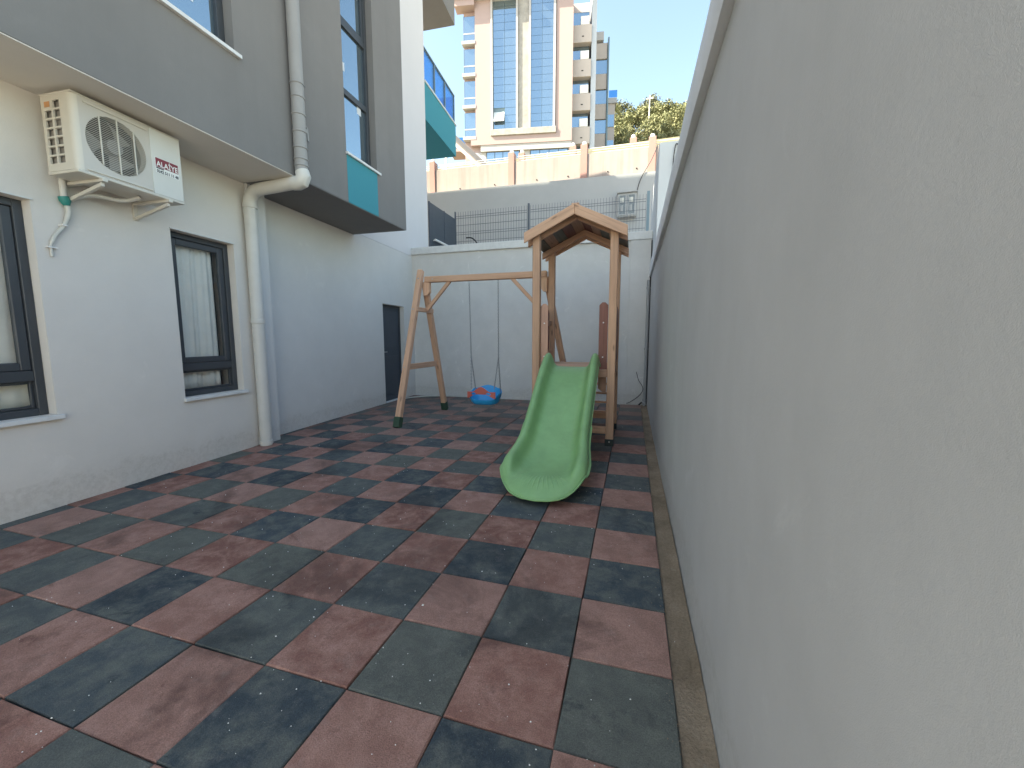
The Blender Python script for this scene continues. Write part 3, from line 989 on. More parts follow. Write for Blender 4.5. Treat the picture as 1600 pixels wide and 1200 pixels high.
# drain hose and insulated lines below the unit
hs = thing('drain_hose', 'white drain hose with teal tape wandering down the wall below the air conditioner', 'hose', W(0, 0.9, 2.0), ANG)
def Hh(n, s, z):
    return (n, s - 0.9, z - 2.0)
MB().tube(smooth_path([Hh(0.045, 0.925, 2.66), Hh(0.05, 0.90, 2.60), Hh(0.04, 0.898, 2.52), Hh(0.035, 0.90, 2.42)], 6), 0.022, 12).build('insulated_line', 'pipe_cream', hs, smooth=True)
MB().tube(smooth_path([Hh(0.25, 1.30, 2.545), Hh(0.16, 1.22, 2.50), Hh(0.08, 1.08, 2.50), Hh(0.04, 0.98, 2.455), Hh(0.035, 0.915, 2.41)], 6), 0.016, 12).build('insulated_line', 'pipe_cream', hs, smooth=True)
MB().tube([Hh(0.034, 0.897, 2.44), Hh(0.034, 0.905, 2.41), Hh(0.034, 0.912, 2.375)], [0.032, 0.036, 0.020], 12).build('tape', 'tape', hs, smooth=True)
MB().tube(smooth_path([Hh(0.032, 0.914, 2.385), Hh(0.03, 0.922, 2.33), Hh(0.025, 0.905, 2.26), Hh(0.02, 0.878, 2.20), Hh(0.018, 0.83, 2.13), Hh(0.016, 0.80, 2.06), Hh(0.014, 0.796, 2.02), Hh(0.012, 0.797, 1.965)], 6),
          [0.018] * 12 + [0.014] * 18 + [0.009] * 13, 10).build('hose', 'hose', hs, smooth=True)
MB().box(Hh(0.001, 0.77, 2.028), Hh(0.03, 0.83, 2.036)).build('clip', 'white_paint', hs)
MB().box(Hh(0.001, 0.865, 2.212), Hh(0.045, 0.90, 2.222)).build('clip', 'white_paint', hs)

# ------------------------------------------------------------------ boundary walls
XW = 0.112
rw = thing('boundary_wall', 'tall rough grey rendered boundary wall filling the right side', 'wall', (XW + 0.15, 2, 0))
def RW(x, y, z): return (x - XW - 0.15, y - 2, z)
mb = MB()
ny, nz = 90, 26
rr = random.Random(5)
for j in range(ny + 1):
    y = -13 + (6.90 + 13) * j / ny
    for k in range(nz + 1):
        z = -0.04 + 2.55 * k / nz
        w = 0.0025 * math.sin(y * 1.3 + z) + 0.002 * math.sin(2.1 * z + 0.7 * y + 1) + rr.uniform(-0.0006, 0.0006)
        mb.v.append(RW(XW + w, y, z))
for j in range(ny):
    for k in range(nz):
        a = j * (nz + 1) + k
        mb.f.append((a, a + 1, a + nz + 2, a + nz + 1))
k0 = len(mb.v)
mb.build('wall_face', 'wall_right', rw, smooth=True)
B('wall_body', 'wall_right', rw, RW(XW + 0.008, -13, -0.04), RW(XW + 0.30, 6.905, 2.508))
cp = MB()
ny = 60
prof = [(-0.036, 2.512), (-0.040, 2.56), (-0.036, 2.74), (-0.015, 2.785), (0.10, 2.80), (0.33, 2.79), (0.335, 2.512)]
for j in range(ny + 1):
    y = -13 + (6.90 + 13) * j / ny
    for x, z in prof:
        cp.v.append(RW(XW + x + rr.uniform(-.0025, .0025), y, z + (rr.uniform(-.003, .003))))
m_ = len(prof)
for j in range(ny):
    for i in range(m_):
        i2 = (i + 1) % m_
        cp.f.append((j * m_ + i, j * m_ + i2, (j + 1) * m_ + i2, (j + 1) * m_ + i))
cp.f.append(tuple(range(m_)))
cp.f.append(tuple(ny * m_ + i for i in range(m_))[::-1])
cp.build('coping', 'coping', rw, smooth=True)

tw = thing('neighbour_wall', 'pale blue grey wall rising above the boundary wall near the corner', 'wall', (0.27, 7.0, 0))
MB().box((0.115 - 0.27, 6.93 - 7.0, -0.04), (0.43 - 0.27, 8.45 - 7.0, 4.42)).box((0.115 - 0.27, 5.62 - 7.0, 2.815), (0.43 - 0.27, 6.929 - 7.0, 4.42)).build('wall_body', 'wall_tall', tw, bevel=0.008)

bw = thing('back_wall', 'light grey rendered wall closing the yard behind the play set', 'wall', (-2.4, 7.0, 0))
def BW(x, y, z): return (x + 2.4, y - 7.0, z)
xl = W(-0.16, 6.95).x + 0.002
mb = MB()
nx, nz = 60, 30
for j in range(nx + 1):
    x = (xl - 0.06) + (0.110 - xl + 0.06) * j / nx
    for k in range(nz + 1):
        z = -0.04 + 3.27 * k / nz
        mb.v.append(BW(x, 6.92 + 0.004 * math.sin(1.1 * x + z) + 0.002 * math.sin(3 * z + x), z))
for j in range(nx):
    for k in range(nz):
        a = j * (nz + 1) + k
        mb.f.append((a, a + nz + 1, a + nz + 2, a + 1))
mb.build('wall_face', 'wall_back', bw, smooth=True)
B('wall_body', 'wall_back', bw, BW(xl - 0.06, 6.93, -0.04), BW(0.109, 7.12, 3.228))
B('pilaster', 'wall_back', bw, BW(-0.29, 6.885, -0.02), BW(0.108, 6.918, 3.229), 0.004)
B('coping', 'marble', bw, BW(xl - 0.02, 6.87, 3.231), BW(0.109, 7.16, 3.385), 0.008)

# ------------------------------------------------------------------ upper terrace: fences, meter box, retaining wall, parapet
sf = thing('screen_fence', 'dark smoked screen fence beside the white building corner', 'fence', (-5.3, 9.0, 3.2))
B('panel', 'screen', sf, (-0.015, -0.85, 0.05), (0.015, -0.02, 1.60))
B('panel', 'screen', sf, (-0.015, 0.0, 0.05), (0.015, 0.735, 1.60))
for y in (-0.87, -0.019, 0.737):
    B('post', 'fence', sf, (-0.025, y, 0), (0.025, y + 0.018, 1.62))
MB().tube([(0.10, -0.75, 0.68), (0.10, 0.7, 0.68)], 0.03, 10).build('handrail', 'white_paint', sf, smooth=True)
for y in (-0.7, 0.65):
    B('bracket', 'white_paint', sf, (0.016, y, 0.665), (0.075, y + 0.02, 0.695))

mf = thing('mesh_fence', 'welded wire mesh fence on the terrace above the back wall', 'fence', (-2.6, 9.75, 3.2))
def wire_panel(x0, x1, ztop):
    mb = MB()
    n = int((x1 - x0) / 0.075)
    for i in range(n + 1):
        x = x0 + (x1 - x0) * i / n
        mb.box((x - 0.0036, -0.004, 0.05), (x + 0.0036, 0.004, ztop))
    for z in [0.1, 0.3, 0.5, 0.56, 0.76, 0.96, 1.16, 1.22, 1.42, 1.62, 1.68]:
        if z < ztop:
            mb.box((x0, 0.0045, z - 0.005), (x1, 0.0115, z + 0.005))
    return mb
wire_panel(-2.68, -0.53, 1.80).build('mesh_panel', 'fence', mf)
wire_panel(-0.43, 2.62, 1.80).build('mesh_panel', 'fence', mf)
B('post', 'fence', mf, (-0.505, -0.03, 0), (-0.455, 0.03, 1.85), 0.004)
B('post', 'fence', mf, (-2.72, -0.02, 0), (-2.69, 0.02, 1.82), 0.004)
B('post', 'fence_teal', mf, (2.64, -0.035, 0), (2.71, 0.035, 1.86), 0.004)

rt = thing('retaining_wall', 'plain grey retaining wall behind the wire mesh fence', 'wall', (-5, 12.1, 3.2))
mb = MB()
mb.hexa([(-9, -0.1, -0.1), (9, -0.1, -0.1), (9, 0.2, -0.1), (-9, 0.2, -0.1)], [(-9, -0.1, 3.40), (9, -0.1, 3.10), (9, 0.2, 3.10), (-9, 0.2, 3.40)])
mb.build('wall_body', 'wall_ret', rt)

mt = thing('meter_box', 'grey utility meter box with two glazed doors seen through the mesh fence', 'meter box', (-0.50, 11.99, 5.05))
MB().box((-0.28, -0.20, 0), (0.28, 0.0, 0.70)).build('housing', 'meter', mt, bevel=0.01)
B('hood', 'meter', mt, (-0.30, -0.26, 0.701), (0.30, 0.0, 0.73))
for x in (-0.135, 0.135):
    d_ = frame_boxes(MB(), 0, 0.02, x - 0.125, x + 0.125, 0.04, 0.66, 0.035)
    d_.v = [(s, -0.2005 - n, z) for n, s, z in d_.v]
    d = d_.build('door', 'meter', mt)
    B('pane', 'meter_glass', d, (x - 0.09, -0.212, 0.075), (x + 0.09, -0.203, 0.625))
    B('meter', 'hose', d, (x - 0.06, -0.225, 0.42), (x + 0.05, -0.2125, 0.56), 0.004)
    B('meter', 'meter', d, (x - 0.05, -0.225, 0.16), (x + 0.02, -0.2125, 0.34), 0.004)

pw = thing('parapet_wall', 'sunlit stained concrete parapet with pink pillars and white ball caps', 'wall', (-4, 12.45, 6.3))
def ptop(x):  # world x -> parapet top z, follows the sloping road
    return 7.30 + (-0.02) * (x + 4)
PX = [-7.35, -4.36, -1.9, 0.20]
edges = [-14.0] + PX + [6.0]
for i in range(len(edges) - 1):
    a, b = edges[i] + (0.11 if i else 0), edges[i + 1] - (0.11 if i < len(edges) - 2 else 0)
    pn = MB().hexa([(a + 4, -0.1, -0.3), (b + 4, -0.1, -0.3), (b + 4, 0.1, -0.3), (a + 4, 0.1, -0.3)],
              [(a + 4, -0.1, ptop(a) - 6.3), (b + 4, -0.1, ptop(b) - 6.3), (b + 4, 0.1, ptop(b) - 6.3), (a + 4, 0.1, ptop(a) - 6.3)]).build('panel', 'concrete', pw, bevel=0.006)
    for f_ in (0.35, 0.82):
        x = a + (b - a) * f_ + 4
        MB().tube([(x, -0.1005, 0.34), (x, -0.12, 0.335)], 0.022, 8).build('weep_hole', 'dark', pn)
for x in PX:
    p_ = B('pillar', 'pillar', pw, (x + 4 - 0.108, -0.14, -0.3), (x + 4 + 0.108, 0.12, ptop(x) - 6.3 + 0.30), 0.006)
    MB().lathe([(0.05, 0), (0.065, 0.02), (0.075, 0.06), (0.06, 0.105), (0.03, 0.125), (0.004, 0.13)], (x + 4, -0.01, ptop(x) - 6.3 + 0.30), 12).build('ball_cap', 'white_paint', p_, smooth=True)
for i in range(len(edges) - 1):
    a, b = edges[i] + (0.11 if i else 0), edges[i + 1] - (0.11 if i < len(edges) - 2 else 0)
    mb = MB()
    for dz in (0.06, 0.13, 0.20):
        mb.tube([(a + 4, 0, ptop(a) - 6.3 + dz), (b + 4, 0, ptop(b) - 6.3 + dz)], 0.011, 6)
    n = max(1, int((b - a) / 1.1))
    for k in range(1, n):
        x = a + (b - a) * k / n
        mb.box((x + 4 - 0.014, -0.014, ptop(x) - 6.31), (x + 4 + 0.014, 0.014, ptop(x) - 6.3 + 0.22))
    mb.build('railing', 'white_paint', pw)

# second row of pillars across the road
for i, (x, lab_) in enumerate(((-4.05, 'short pink gate pillar with ball cap just right of the middle parapet pillar'), (-2.28, 'short pink gate pillar with ball cap left of the third parapet pillar'),
                               (-0.35, 'short pink gate pillar with ball cap left of the parapet end pillar'))):
    z = hill_z(x, 15.0)
    t_ = thing('gate_pillar', lab_, 'pillar', (x * 1.16, 15.0, z), 0, 'pink pillars across the road')
    B('shaft', 'pillar', t_, (-0.12, -0.12, -0.1), (0.12, 0.12, 1.28), 0.006)
    MB().lathe([(0.06, 0), (0.085, 0.06), (0.07, 0.12), (0.01, 0.16)], (0, 0, 1.28), 10).build('ball_cap', 'white_paint', t_, smooth=True)

# canopy roof left of the tower block
cn = thing('sloping_roof', 'brown sloping canopy roof with white rafters behind the teal balcony', 'roof', (-10.2, 19.5, hill_z(-10, 19.5)))
zb = hill_z(-10, 19.5)
mb = MB()
for k in range(14):
    x0 = -1.6 + 3.6 * k / 14
    x1 = -1.6 + 3.6 * (k + 1) / 14 - 0.012
    zz0, zz1 = 13.9 - zb - (x0 + 1.6) * 0.95, 13.9 - zb - (x1 + 1.6) * 0.95
    MB().hexa([(x0, 0, zz0 - 0.05), (x1, 0, zz1 - 0.05), (x1, 3.2, zz1 + 0.55), (x0, 3.2, zz0 + 0.55)],
              [(x0, 0, zz0), (x1, 0, zz1), (x1, 3.2, zz1 + 0.6), (x0, 3.2, zz0 + 0.6)]).build('roof_board', 'roof_brown', cn)
for y, nm in ((-0.12, 'fascia'), (1.0, 'rafter'), (2.0, 'rafter'), (3.22, 'fascia')):
    zo = y * 0.1875
    MB().hexa([(-1.65, y, 13.9 - zb - 0.24 + zo), (2.1, y, 13.9 - zb - 0.24 - 3.70 * 0.95 + zo), (2.1, y + 0.1, 13.9 - zb - 0.24 - 3.70 * 0.95 + zo), (-1.65, y + 0.1, 13.9 - zb - 0.24 + zo)],
              [(-1.65, y, 13.9 - zb - 0.07 + zo), (2.1, y, 13.9 - zb - 0.07 - 3.70 * 0.95 + zo), (2.1, y + 0.1, 13.9 - zb - 0.07 - 3.70 * 0.95 + zo), (-1.65, y + 0.1, 13.9 - zb - 0.07 + zo)]).build(nm, 'white_paint', cn)
for x in (-1.5, 1.9):
    for y in (0.1, 3.0):
        B('post', 'white_paint', cn, (x, y, -0.8), (x + 0.12, y + 0.12, 13.6 - zb - (x + 1.6) * 0.95 + y * 0.18 - 0.1))

# ------------------------------------------------------------------ far tower block
TR = 0.18
tb = thing('tower_block', 'sunlit cream and pink tower block with two tall blue glass strips', 'building', (-17.6, 39.0, 18.0), TR)
def TB(u, v, z): return (u, v, z - 18.0)
def tbx(name, mat, a, b, parent=None, bevel=0.0):
    return MB().box(TB(*a), TB(*b)).build(name, mat, parent or tb, bevel=bevel)
# body behind facade
tbx('body', 'facade', (0.2, 0.5, 17.5), (11.1, 12, 36.0))
tbx('wall_pier', 'facade', (1.42, 0.0, 21.5), (3.02, 0.5, 36.0))
tbx('wall_pier', 'facade', (9.52, 0.0, 21.5), (11.12, 0.5, 36.0))
tbx('base_band', 'facade', (0.9, -0.02, 20.95), (11.12, 0.5, 21.72))
tbx('base_band', 'facade_white', (1.9, 0.06, 20.35), (11.12, 0.5, 20.949))
tbx('base_wall', 'facade_white', (1.2, 0.30, 17.5), (11.12, 0.55, 20.349))
for a, b in ((2.45, 5.9), (6.95, 10.8)):
    w_ = tbx('window', 'anthracite', (a, 0.22, 18.6), (b, 0.299, 20.30))
    n = 4
    for k in range(n):
        x0 = a + 0.05 + (b - a - 0.1) * k / n
        tbx('pane', 'glass_far', (x0 + 0.03, 0.19, 18.7), (x0 + (b - a - 0.1) / n - 0.03, 0.219, 20.25), w_)
tbx('stone_sill', 'stone', (2.98, -0.18, 21.73), (9.55, 0.2, 22.32), bevel=0.02)
for a, b in ((3.20, 5.55), (7.00, 9.22)):
    st = tbx('glass_strip', 'fence_teal', (a, 0.30, 22.33), (b, 0.499, 34.6))
    rows = 17
    for k in range(rows):
        for c in range(2):
            z0 = 22.36 + k * (12.2 / rows)
            x0 = a + (b - a) / 2 * c
            if a < 4 and k in (2,) and c == 0:
                continue
            tbx('pane', 'glass_far', (x0 + 0.015, 0.25, z0 + 0.012), (x0 + (b - a) / 2 - 0.015, 0.299, z0 + 12.2 / rows - 0.012), st)
    if a < 4:
        MB().hexa([TB(3.25, -0.15, 23.10), TB(4.33, -0.15, 23.10), TB(4.33, -0.10, 23.10), TB(3.25, -0.10, 23.10)],
                  [TB(3.25, 0.20, 24.1), TB(4.33, 0.20, 24.1), TB(4.33, 0.25, 24.1), TB(3.25, 0.25, 24.1)]).build('open_sash', 'sticker', st)
for a, b in ((3.02, 3.20), (5.55, 5.72), (6.84, 7.00), (9.22, 9.45)):
    tbx('frame_fin', 'facade_white', (a, -0.12, 22.33), (b, 0.5, 34.9))
tbx('stone_strip', 'stone', (5.72, 0.05, 22.33), (6.84, 0.45, 35.6))
# cornice
tbx('cornice', 'facade_white', (-0.9, -0.80, 34.35), (6.0, 0.6, 34.9), bevel=0.03)
tbx('cornice', 'facade', (-0.5, -0.45, 33.72), (1.45, 0.6, 34.349))
tbx('cornice', 'facade_white', (6.6, -0.80, 35.2), (13.2, 0.6, 35.7), bevel=0.03)
# left window column
for k in range(5):
    zt = 33.25 - 3.0 * k
    if zt - 2.4 < 21: break
    w_ = tbx('window', 'anthracite', (0.22, 0.30, zt - 2.40), (1.40, 0.499, zt))
    tbx('pane', 'glass_far', (0.27, 0.26, zt - 1.55), (1.36, 0.299, zt - 0.04), w_)
    tbx('pane', 'glass_far', (0.27, 0.26, zt - 2.36), (1.36, 0.299, zt - 1.68), w_)
    tbx('rail', 'facade_white', (0.22, 0.24, zt - 1.67), (1.40, 0.30, zt - 1.56), w_)
    tbx('sill', 'facade_white', (0.10, -0.05, zt - 2.74), (1.46, 0.5, zt - 2.42), bevel=0.02)
tbx('side_balcony', 'facade', (-1.6, 1.0, 20.9), (0.2, 3.0, 21.3))
tbx('balcony_glass', 'glass_rail', (-1.6, 0.95, 21.31), (0.2, 0.99, 22.25))
# right balcony bay: beige balcony boxes, blue glazing, column
for k in range(6):
    zt = 33.8 - 3.15 * k
    if zt - 3.1 < 17: break
    bx = tbx('balcony', 'facade_beige', (11.13, 0.9, zt - 3.35), (12.95, 3.6, zt - 1.75), bevel=0.02)
    tbx('balcony_window', 'glass_far', (11.13, 1.5, zt - 1.749), (12.75, 1.55, zt - 0.21), bx)
    tbx('lamp', 'dark', (12.0, 0.885, zt - 2.85), (12.2, 0.899, zt - 2.75), bx)
tbx('balcony_core', 'facade_beige', (11.1, 3.61, 17.5), (13.0, 11, 36))
tbx('column', 'facade_blue', (12.97, 1.1, 17.5), (13.45, 3.4, 36.5))
# stepped rear volumes
tbx('rear_volume', 'facade_blue', (13.5, 6.0, 17.5), (15.15, 12, 33.6))
for k in range(5):
    zt = 33.5 - 3.1 * k
    bx = tbx('balcony', 'facade_beige', (13.62, 5.75, zt - 1.65), (15.0, 5.99, zt - 0.1))
    tbx('balcony_window', 'glass_far', (13.6, 5.9, zt - 3.1), (15.05, 5.99, zt - 1.67), bx)
tbx('roof_parapet', 'facade_white', (13.5, 5.6, 33.65), (14.6, 8, 34.5))
tbx('corner_post', 'fence_teal', (15.06, 5.6, 18), (15.22, 5.99, 33.9))
tbx('rear_volume', 'facade_beige', (15.25, 11.5, 17.5), (16.7, 16, 30.2))
tbx('roof_parapet', 'facade_white', (15.25, 11.3, 30.21), (16.9, 14, 30.8))
tbx('balcony_glass', 'glass_rail', (15.9, 11.2, 30.81), (16.9, 11.26, 31.6))
for k in range(3):
    tbx('balcony_window', 'glass_far', (15.3, 11.4, 27.5 - 3 * k), (16.6, 11.49, 28.9 - 3 * k))
# little air conditioners standing on the balconies
words = ['topmost', 'second from the top', 'third from the top', 'fourth from the top']
for k in range(4):
    zt = 33.8 - 3.15 * k
    p_ = Vector((-17.6, 39.0, 0)) + Matrix.Rotation(TR, 3, 'Z') @ Vector((12.30, 1.12, 0))
    a_ = thing('balcony_air_conditioner', 'white air conditioner on a beige balcony of the tower block, ' + words[k], 'air conditioner', (p_.x, p_.y, zt - 1.75), TR, 'air conditioners on the tower block balconies')
    B('casing', 'white_paint', a_, (-0.42, -0.20, 0.03), (0.42, 0.12, 0.80), 0.02)
    MB().tube([(-0.1, -0.2005, 0.42), (-0.1, -0.215, 0.42)], 0.27, 18).build('fan_grille', 'white_paint', a_)
    B('foot', 'steel', a_, (-0.38, -0.18, 0), (-0.30, 0.1, 0.029))
    B('foot', 'steel', a_, (0.30, -0.18, 0), (0.38, 0.1, 0.029))

# ------------------------------------------------------------------ trees on the hillside
def crown_mesh(seed, rad, hgt, n, mat):
    rr = random.Random(seed)
    mb = MB()
    blobs = []
    for _ in range(13):
        q = rr.uniform(0, 6.283)
        d = rad * rr.uniform(0.1, 0.78)
        z = hgt * rr.uniform(0.28, 0.92)
        blobs.append((Vector((d * math.cos(q), d * math.sin(q), z)), rad * rr.uniform(0.24, 0.48)))
    for _ in range(n):
        c, r = rr.choice(blobs)
        d = Vector((rr.gauss(0, 1), rr.gauss(0, 1), rr.gauss(0, 0.8))).normalized() * r * (rr.random() ** 0.35)
        p = c + d
        s = rr.uniform(0.09, 0.22)
        a = Vector((rr.gauss(0, 1), rr.gauss(0, 1), rr.gauss(0, 0.6))).normalized()
        b = a.cross(Vector((rr.gauss(0, 1), rr.gauss(0, 1), rr.gauss(0, 1)))).normalized()
        mb.add([p - a * s, p + b * s * 0.55, p + a * s, p - b * s * 0.55], [(0, 1, 2, 3)])
    me = bpy.data.meshes.new('crown')
    me.from_pydata(mb.v, [], mb.f)
    me.materials.append(M[mat])
    return me
def trunk_mesh(seed, hgt, rad):
    rr = random.Random(seed)
    mb = MB()
    mb.tube([(0, 0, -0.6), (0.05, 0, hgt * 0.25), (-0.05, 0.05, hgt * 0.5), (0, 0, hgt * 0.85)], [0.20, 0.16, 0.11, 0.03], 8)
    for k in range(6):
        q = k * 1.05 + rr.uniform(-.3, .3)
        z = hgt * rr.uniform(0.25, 0.5)
        e = rad * rr.uniform(0.5, 0.75)
        mb.tube([(0, 0, z), (e * 0.5 * math.cos(q), e * 0.5 * math.sin(q), z + hgt * 0.14), (e * math.cos(q), e * math.sin(q), z + hgt * 0.3)], [0.08, 0.05, 0.02], 6)
    return mb.mesh('trunk', 'bark', smooth=True)
kinds = []
for i, (rad, hgt, mat) in enumerate(((2.6, 4.6, 'leaf_a'), (2.2, 5.0, 'leaf_a'), (2.9, 4.2, 'leaf_a'), (2.3, 4.8, 'leaf_b'))):
    kinds.append((crown_mesh(60 + i, rad, hgt, 1900, mat), trunk_mesh(80 + i, hgt, rad)))
lab_t = ['pale olive green bushy tree on the sunlit hillside', 'tall dark green pine on the skyline of the hillside']
rr = random.Random(21)
spots = []
for row, y in enumerate((53, 56.5, 60, 63.5, 67, 70.5, 74, 78)):
    for c in range(7):
        x = -6.5 + c * 3.1 + rr.uniform(-0.9, 0.9) + (1.5 if row % 2 else 0)
        spots.append((x * (y + 1.5) / 62, y + rr.uniform(-1.2, 1.2), rr.randrange(3) if row < 7 or rr.random() < 0.4 else 3))
for x, y, k in spots:
    t_ = thing('hillside_tree', lab_t[1] if k == 3 else lab_t[0], 'tree', (x, y, hill_z(x, y) - 0.1), rr.uniform(0, 6.28), 'pines on the skyline' if k == 3 else 'olive trees on the hillside')
    s = rr.uniform(0.75, 1.15)
    t_.scale = (s, s, s * rr.uniform(0.85, 1.1))
    obj('crown', kinds[k][0], t_)
    obj('trunk', kinds[k][1], t_)
pl = thing('utility_pole', 'thin pale utility pole standing among the hillside trees', 'pole', (1.1, 66, hill_z(1.1, 66)))
MB().tube([(0, 0, -0.5), (0, 0, 6.6)], [0.09, 0.07], 8).build('shaft', 'white_paint', pl)
B('crossarm', 'white_paint', pl, (-0.5, -0.05, 6.1), (0.5, 0.05, 6.22))

# ------------------------------------------------------------------ play tower
pt = thing('play_tower', 'wooden play tower with pitched roof standing over the green slide', 'play tower', (-0.908, 3.95, 0))
PC = Vector((-0.908, 3.95, 0))
def P(x, y, z): return (x + 0.908, y - 3.95, z)
XL, XR, YF, YB = -1.378, -0.436, 3.51, 4.50
for x in (XL, XR):
    for y in (YF, YB):
        zt = 2.60
        o = plank('post', P(x, y, 0.06), P(x, y, zt), 0.095, 0.095, 'wood', pt, up=(0, 1, 0), bevel=0.008)
        f_ = B('post_shoe', 'foot_dark', pt, P(x - 0.053, y - 0.053, 0.0), P(x + 0.053, y + 0.053, 0.085), 0.004)
        MB().tube([P(x, y - 0.053, 0.055), P(x, y - 0.066, 0.055)], 0.010, 8).build('bolt', 'steel', pt)
# ground rails, platform frame and deck
plank('rail', P(XL + .049, YF, 0.19), P(XR - .049, YF, 0.19), 0.05, 0.09, 'wood', pt)
plank('rail', P(XL + .049, YB, 0.19), P(XR - .049, YB, 0.19), 0.05, 0.09, 'wood', pt)
for x in (XL, XR):
    plank('rail', P(x, YF + .049, 0.19), P(x, YB - .049, 0.19), 0.05, 0.09, 'wood', pt)
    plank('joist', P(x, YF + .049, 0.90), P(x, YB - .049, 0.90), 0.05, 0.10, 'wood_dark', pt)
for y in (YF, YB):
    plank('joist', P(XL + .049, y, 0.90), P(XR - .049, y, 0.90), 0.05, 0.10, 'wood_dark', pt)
nd = 8
for k in range(nd):
    y = YF + 0.06 + (YB - YF - 0.12) * (k + 0.5) / nd
    plank('deck_board', P(XL + 0.055, y, 0.968), P(XR - 0.055, y, 0.968), (YB - YF - 0.12) / nd - 0.006, 0.028, 'wood', pt)
# picket: board with clipped top
def picket(x, y, z0, z1, w, mat, name='picket', clip_bottom=False, along='x'):
    mb = MB()
    h = w / 2
    c = w * 0.33
    prof = [(-h, z0), (h, z0), (h, z1 - c), (h - c, z1), (-h + c, z1), (-h, z1 - c)]
    if clip_bottom:
        prof = [(-h, z0 + w * 0.45), (0.1 * h, z0), (h, z0), (h, z1), (-h, z1)]
    vs_ = []
    for d in (-0.011, 0.011):
        for a, z in prof:
            vs_.append((z, a, d))
    n = len(prof)
    mb.add(vs_, [tuple(range(n)), tuple(range(n, 2 * n))[::-1]] + [(i, (i + 1) % n, n + (i + 1) % n, n + i) for i in range(n)])
    o = mb.build(name, mat, pt, bevel=0.003)
    # local X (grain) -> world Z, local Y -> x or y
    if along == 'x':
        m = Matrix(((0, 1, 0, 0), (0, 0, 1, 0), (1, 0, 0, 0), (0, 0, 0, 1)))
    else:
        m = Matrix(((0, 0, 1, 0), (0, 1, 0, 0), (1, 0, 0, 0), (0, 0, 0, 1)))
    px, py, _ = P(x, y, 0)
    o.matrix_local = Matrix.Translation((px, py, 0)) @ m
    return o
picket(XR - 0.108, YF + 0.02, 0.92, 1.765, 0.105, 'wood_red')
picket(XL + 0.100, YF + 0.02, 0.92, 1.765, 0.092, 'wood_pink_lit')
for z in (1.10, 1.52):
    for x in (XR - 0.108, XL + 0.100):
        MB().tube([P(x, YF + 0.009, z), P(x, YF + 0.001, z)], 0.009, 10).build('screw', 'white_paint', pt)
picket(XR - 0.110, YF + 0.055, 0.66, 0.92, 0.100, 'wood_dark', clip_bottom=True)
# side guards (pickets seen edge-on) and side rails
for x in (XL, XR):
    for z in (1.12, 1.55):
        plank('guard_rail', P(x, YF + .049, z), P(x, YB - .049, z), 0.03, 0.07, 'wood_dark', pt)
    sgn = -1 if x == XL else 1
    for k in range(5):
        y = YF + 0.14 + k * 0.175
        picket(x + sgn * 0.0268, y, 1.0, 1.74, 0.12, 'wood_red' if k % 2 == 0 else 'wood_dark', along='y')
# ladder at the rear
for x in (XL + 0.16, XR - 0.07):
    plank('stringer', P(x, YB + 0.30, 0.02), P(x, YB + 0.075, 0.98), 0.035, 0.09, 'wood_dark', pt, up=(0, 1, 0))
for z in (0.20, 0.355, 0.50, 0.645, 0.80):
    y = YB + 0.30 - 0.225 * z / 0.96
    plank('rung', P(XL + 0.18, y, z), P(XR - 0.089, y, z), 0.085, 0.026, 'wood', pt)
# roof
RXC, RZP = -0.898, 2.905
EX, EZ = 0.605, 2.615          # half width, eave height of roof surface
slope = (RZP - EZ) / EX
y0r, y1r = 3.36, 4.66
for sgn in (-1, 1):
    nb_ = 5
    d = Vector((sgn * EX, 0, EZ - RZP))
    Ls = d.length
    dn = d.normalized()
    nrm = Vector((sgn * (RZP - EZ), 0, EX)).normalized()
    for k in range(nb_):
        c = Vector((RXC, 0, RZP - 0.022)) + dn * (Ls * (k + 0.5) / nb_)
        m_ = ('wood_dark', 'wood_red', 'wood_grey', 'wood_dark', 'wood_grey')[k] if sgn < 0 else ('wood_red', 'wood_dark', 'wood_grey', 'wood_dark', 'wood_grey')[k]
        plank('roof_board', P(c.x, y0r + 0.03, c.z), P(c.x, y1r - 0.03, c.z), Ls / nb_ - 0.0006, 0.022, m_, pt, up=nrm)
    for y, nm in ((y0r + 0.012, 'barge_board'), (y1r - 0.012, 'barge_board'), (YF + 0.075, 'rafter'), (YB - 0.075, 'rafter')):
        hgt = 0.125 if nm == 'barge_board' else 0.09
        zo = -0.062 if nm == 'barge_board' else -0.085
        th = 0.024 if nm == 'barge_board' else 0.045
        mb = MB()
        e_in = Vector((RXC + sgn * 0.0008, y, RZP + zo))
        e_out = Vector((RXC + sgn * EX * 1.01, y, RZP + zo - slope * EX * 1.01))
        Lx = (e_out - e_in).length
        # board whose ends are cut plumb: built in a local frame along its length
        hv = hgt / 2
        ca = (e_out - e_in).normalized()
        mb.hexa([(e_in.x, -th / 2, e_in.z - hv), (e_out.x, -th / 2, e_out.z - hv), (e_out.x, th / 2, e_out.z - hv), (e_in.x, th / 2, e_in.z - hv)],
                [(e_in.x, -th / 2, e_in.z + hv), (e_out.x, -th / 2, e_out.z + hv), (e_out.x, th / 2, e_out.z + hv), (e_in.x, th / 2, e_in.z + hv)])
        mid = (e_in + e_out) / 2
        rotm = Matrix(((ca.x, 0, -ca.z), (0, 1, 0), (ca.z, 0, ca.x)))
        mb.v = [tuple(rotm.transposed() @ (Vector((v[0] - mid.x, v[1], v[2] - mid.z)))) for v in mb.v]
        o = mb.build(nm, 'wood' if nm == 'barge_board' else 'wood_dark', pt, bevel=0.005)
        pm = P(mid.x, y, mid.z)
        o.matrix_local = Matrix.Translation(pm) @ rotm.to_4x4()
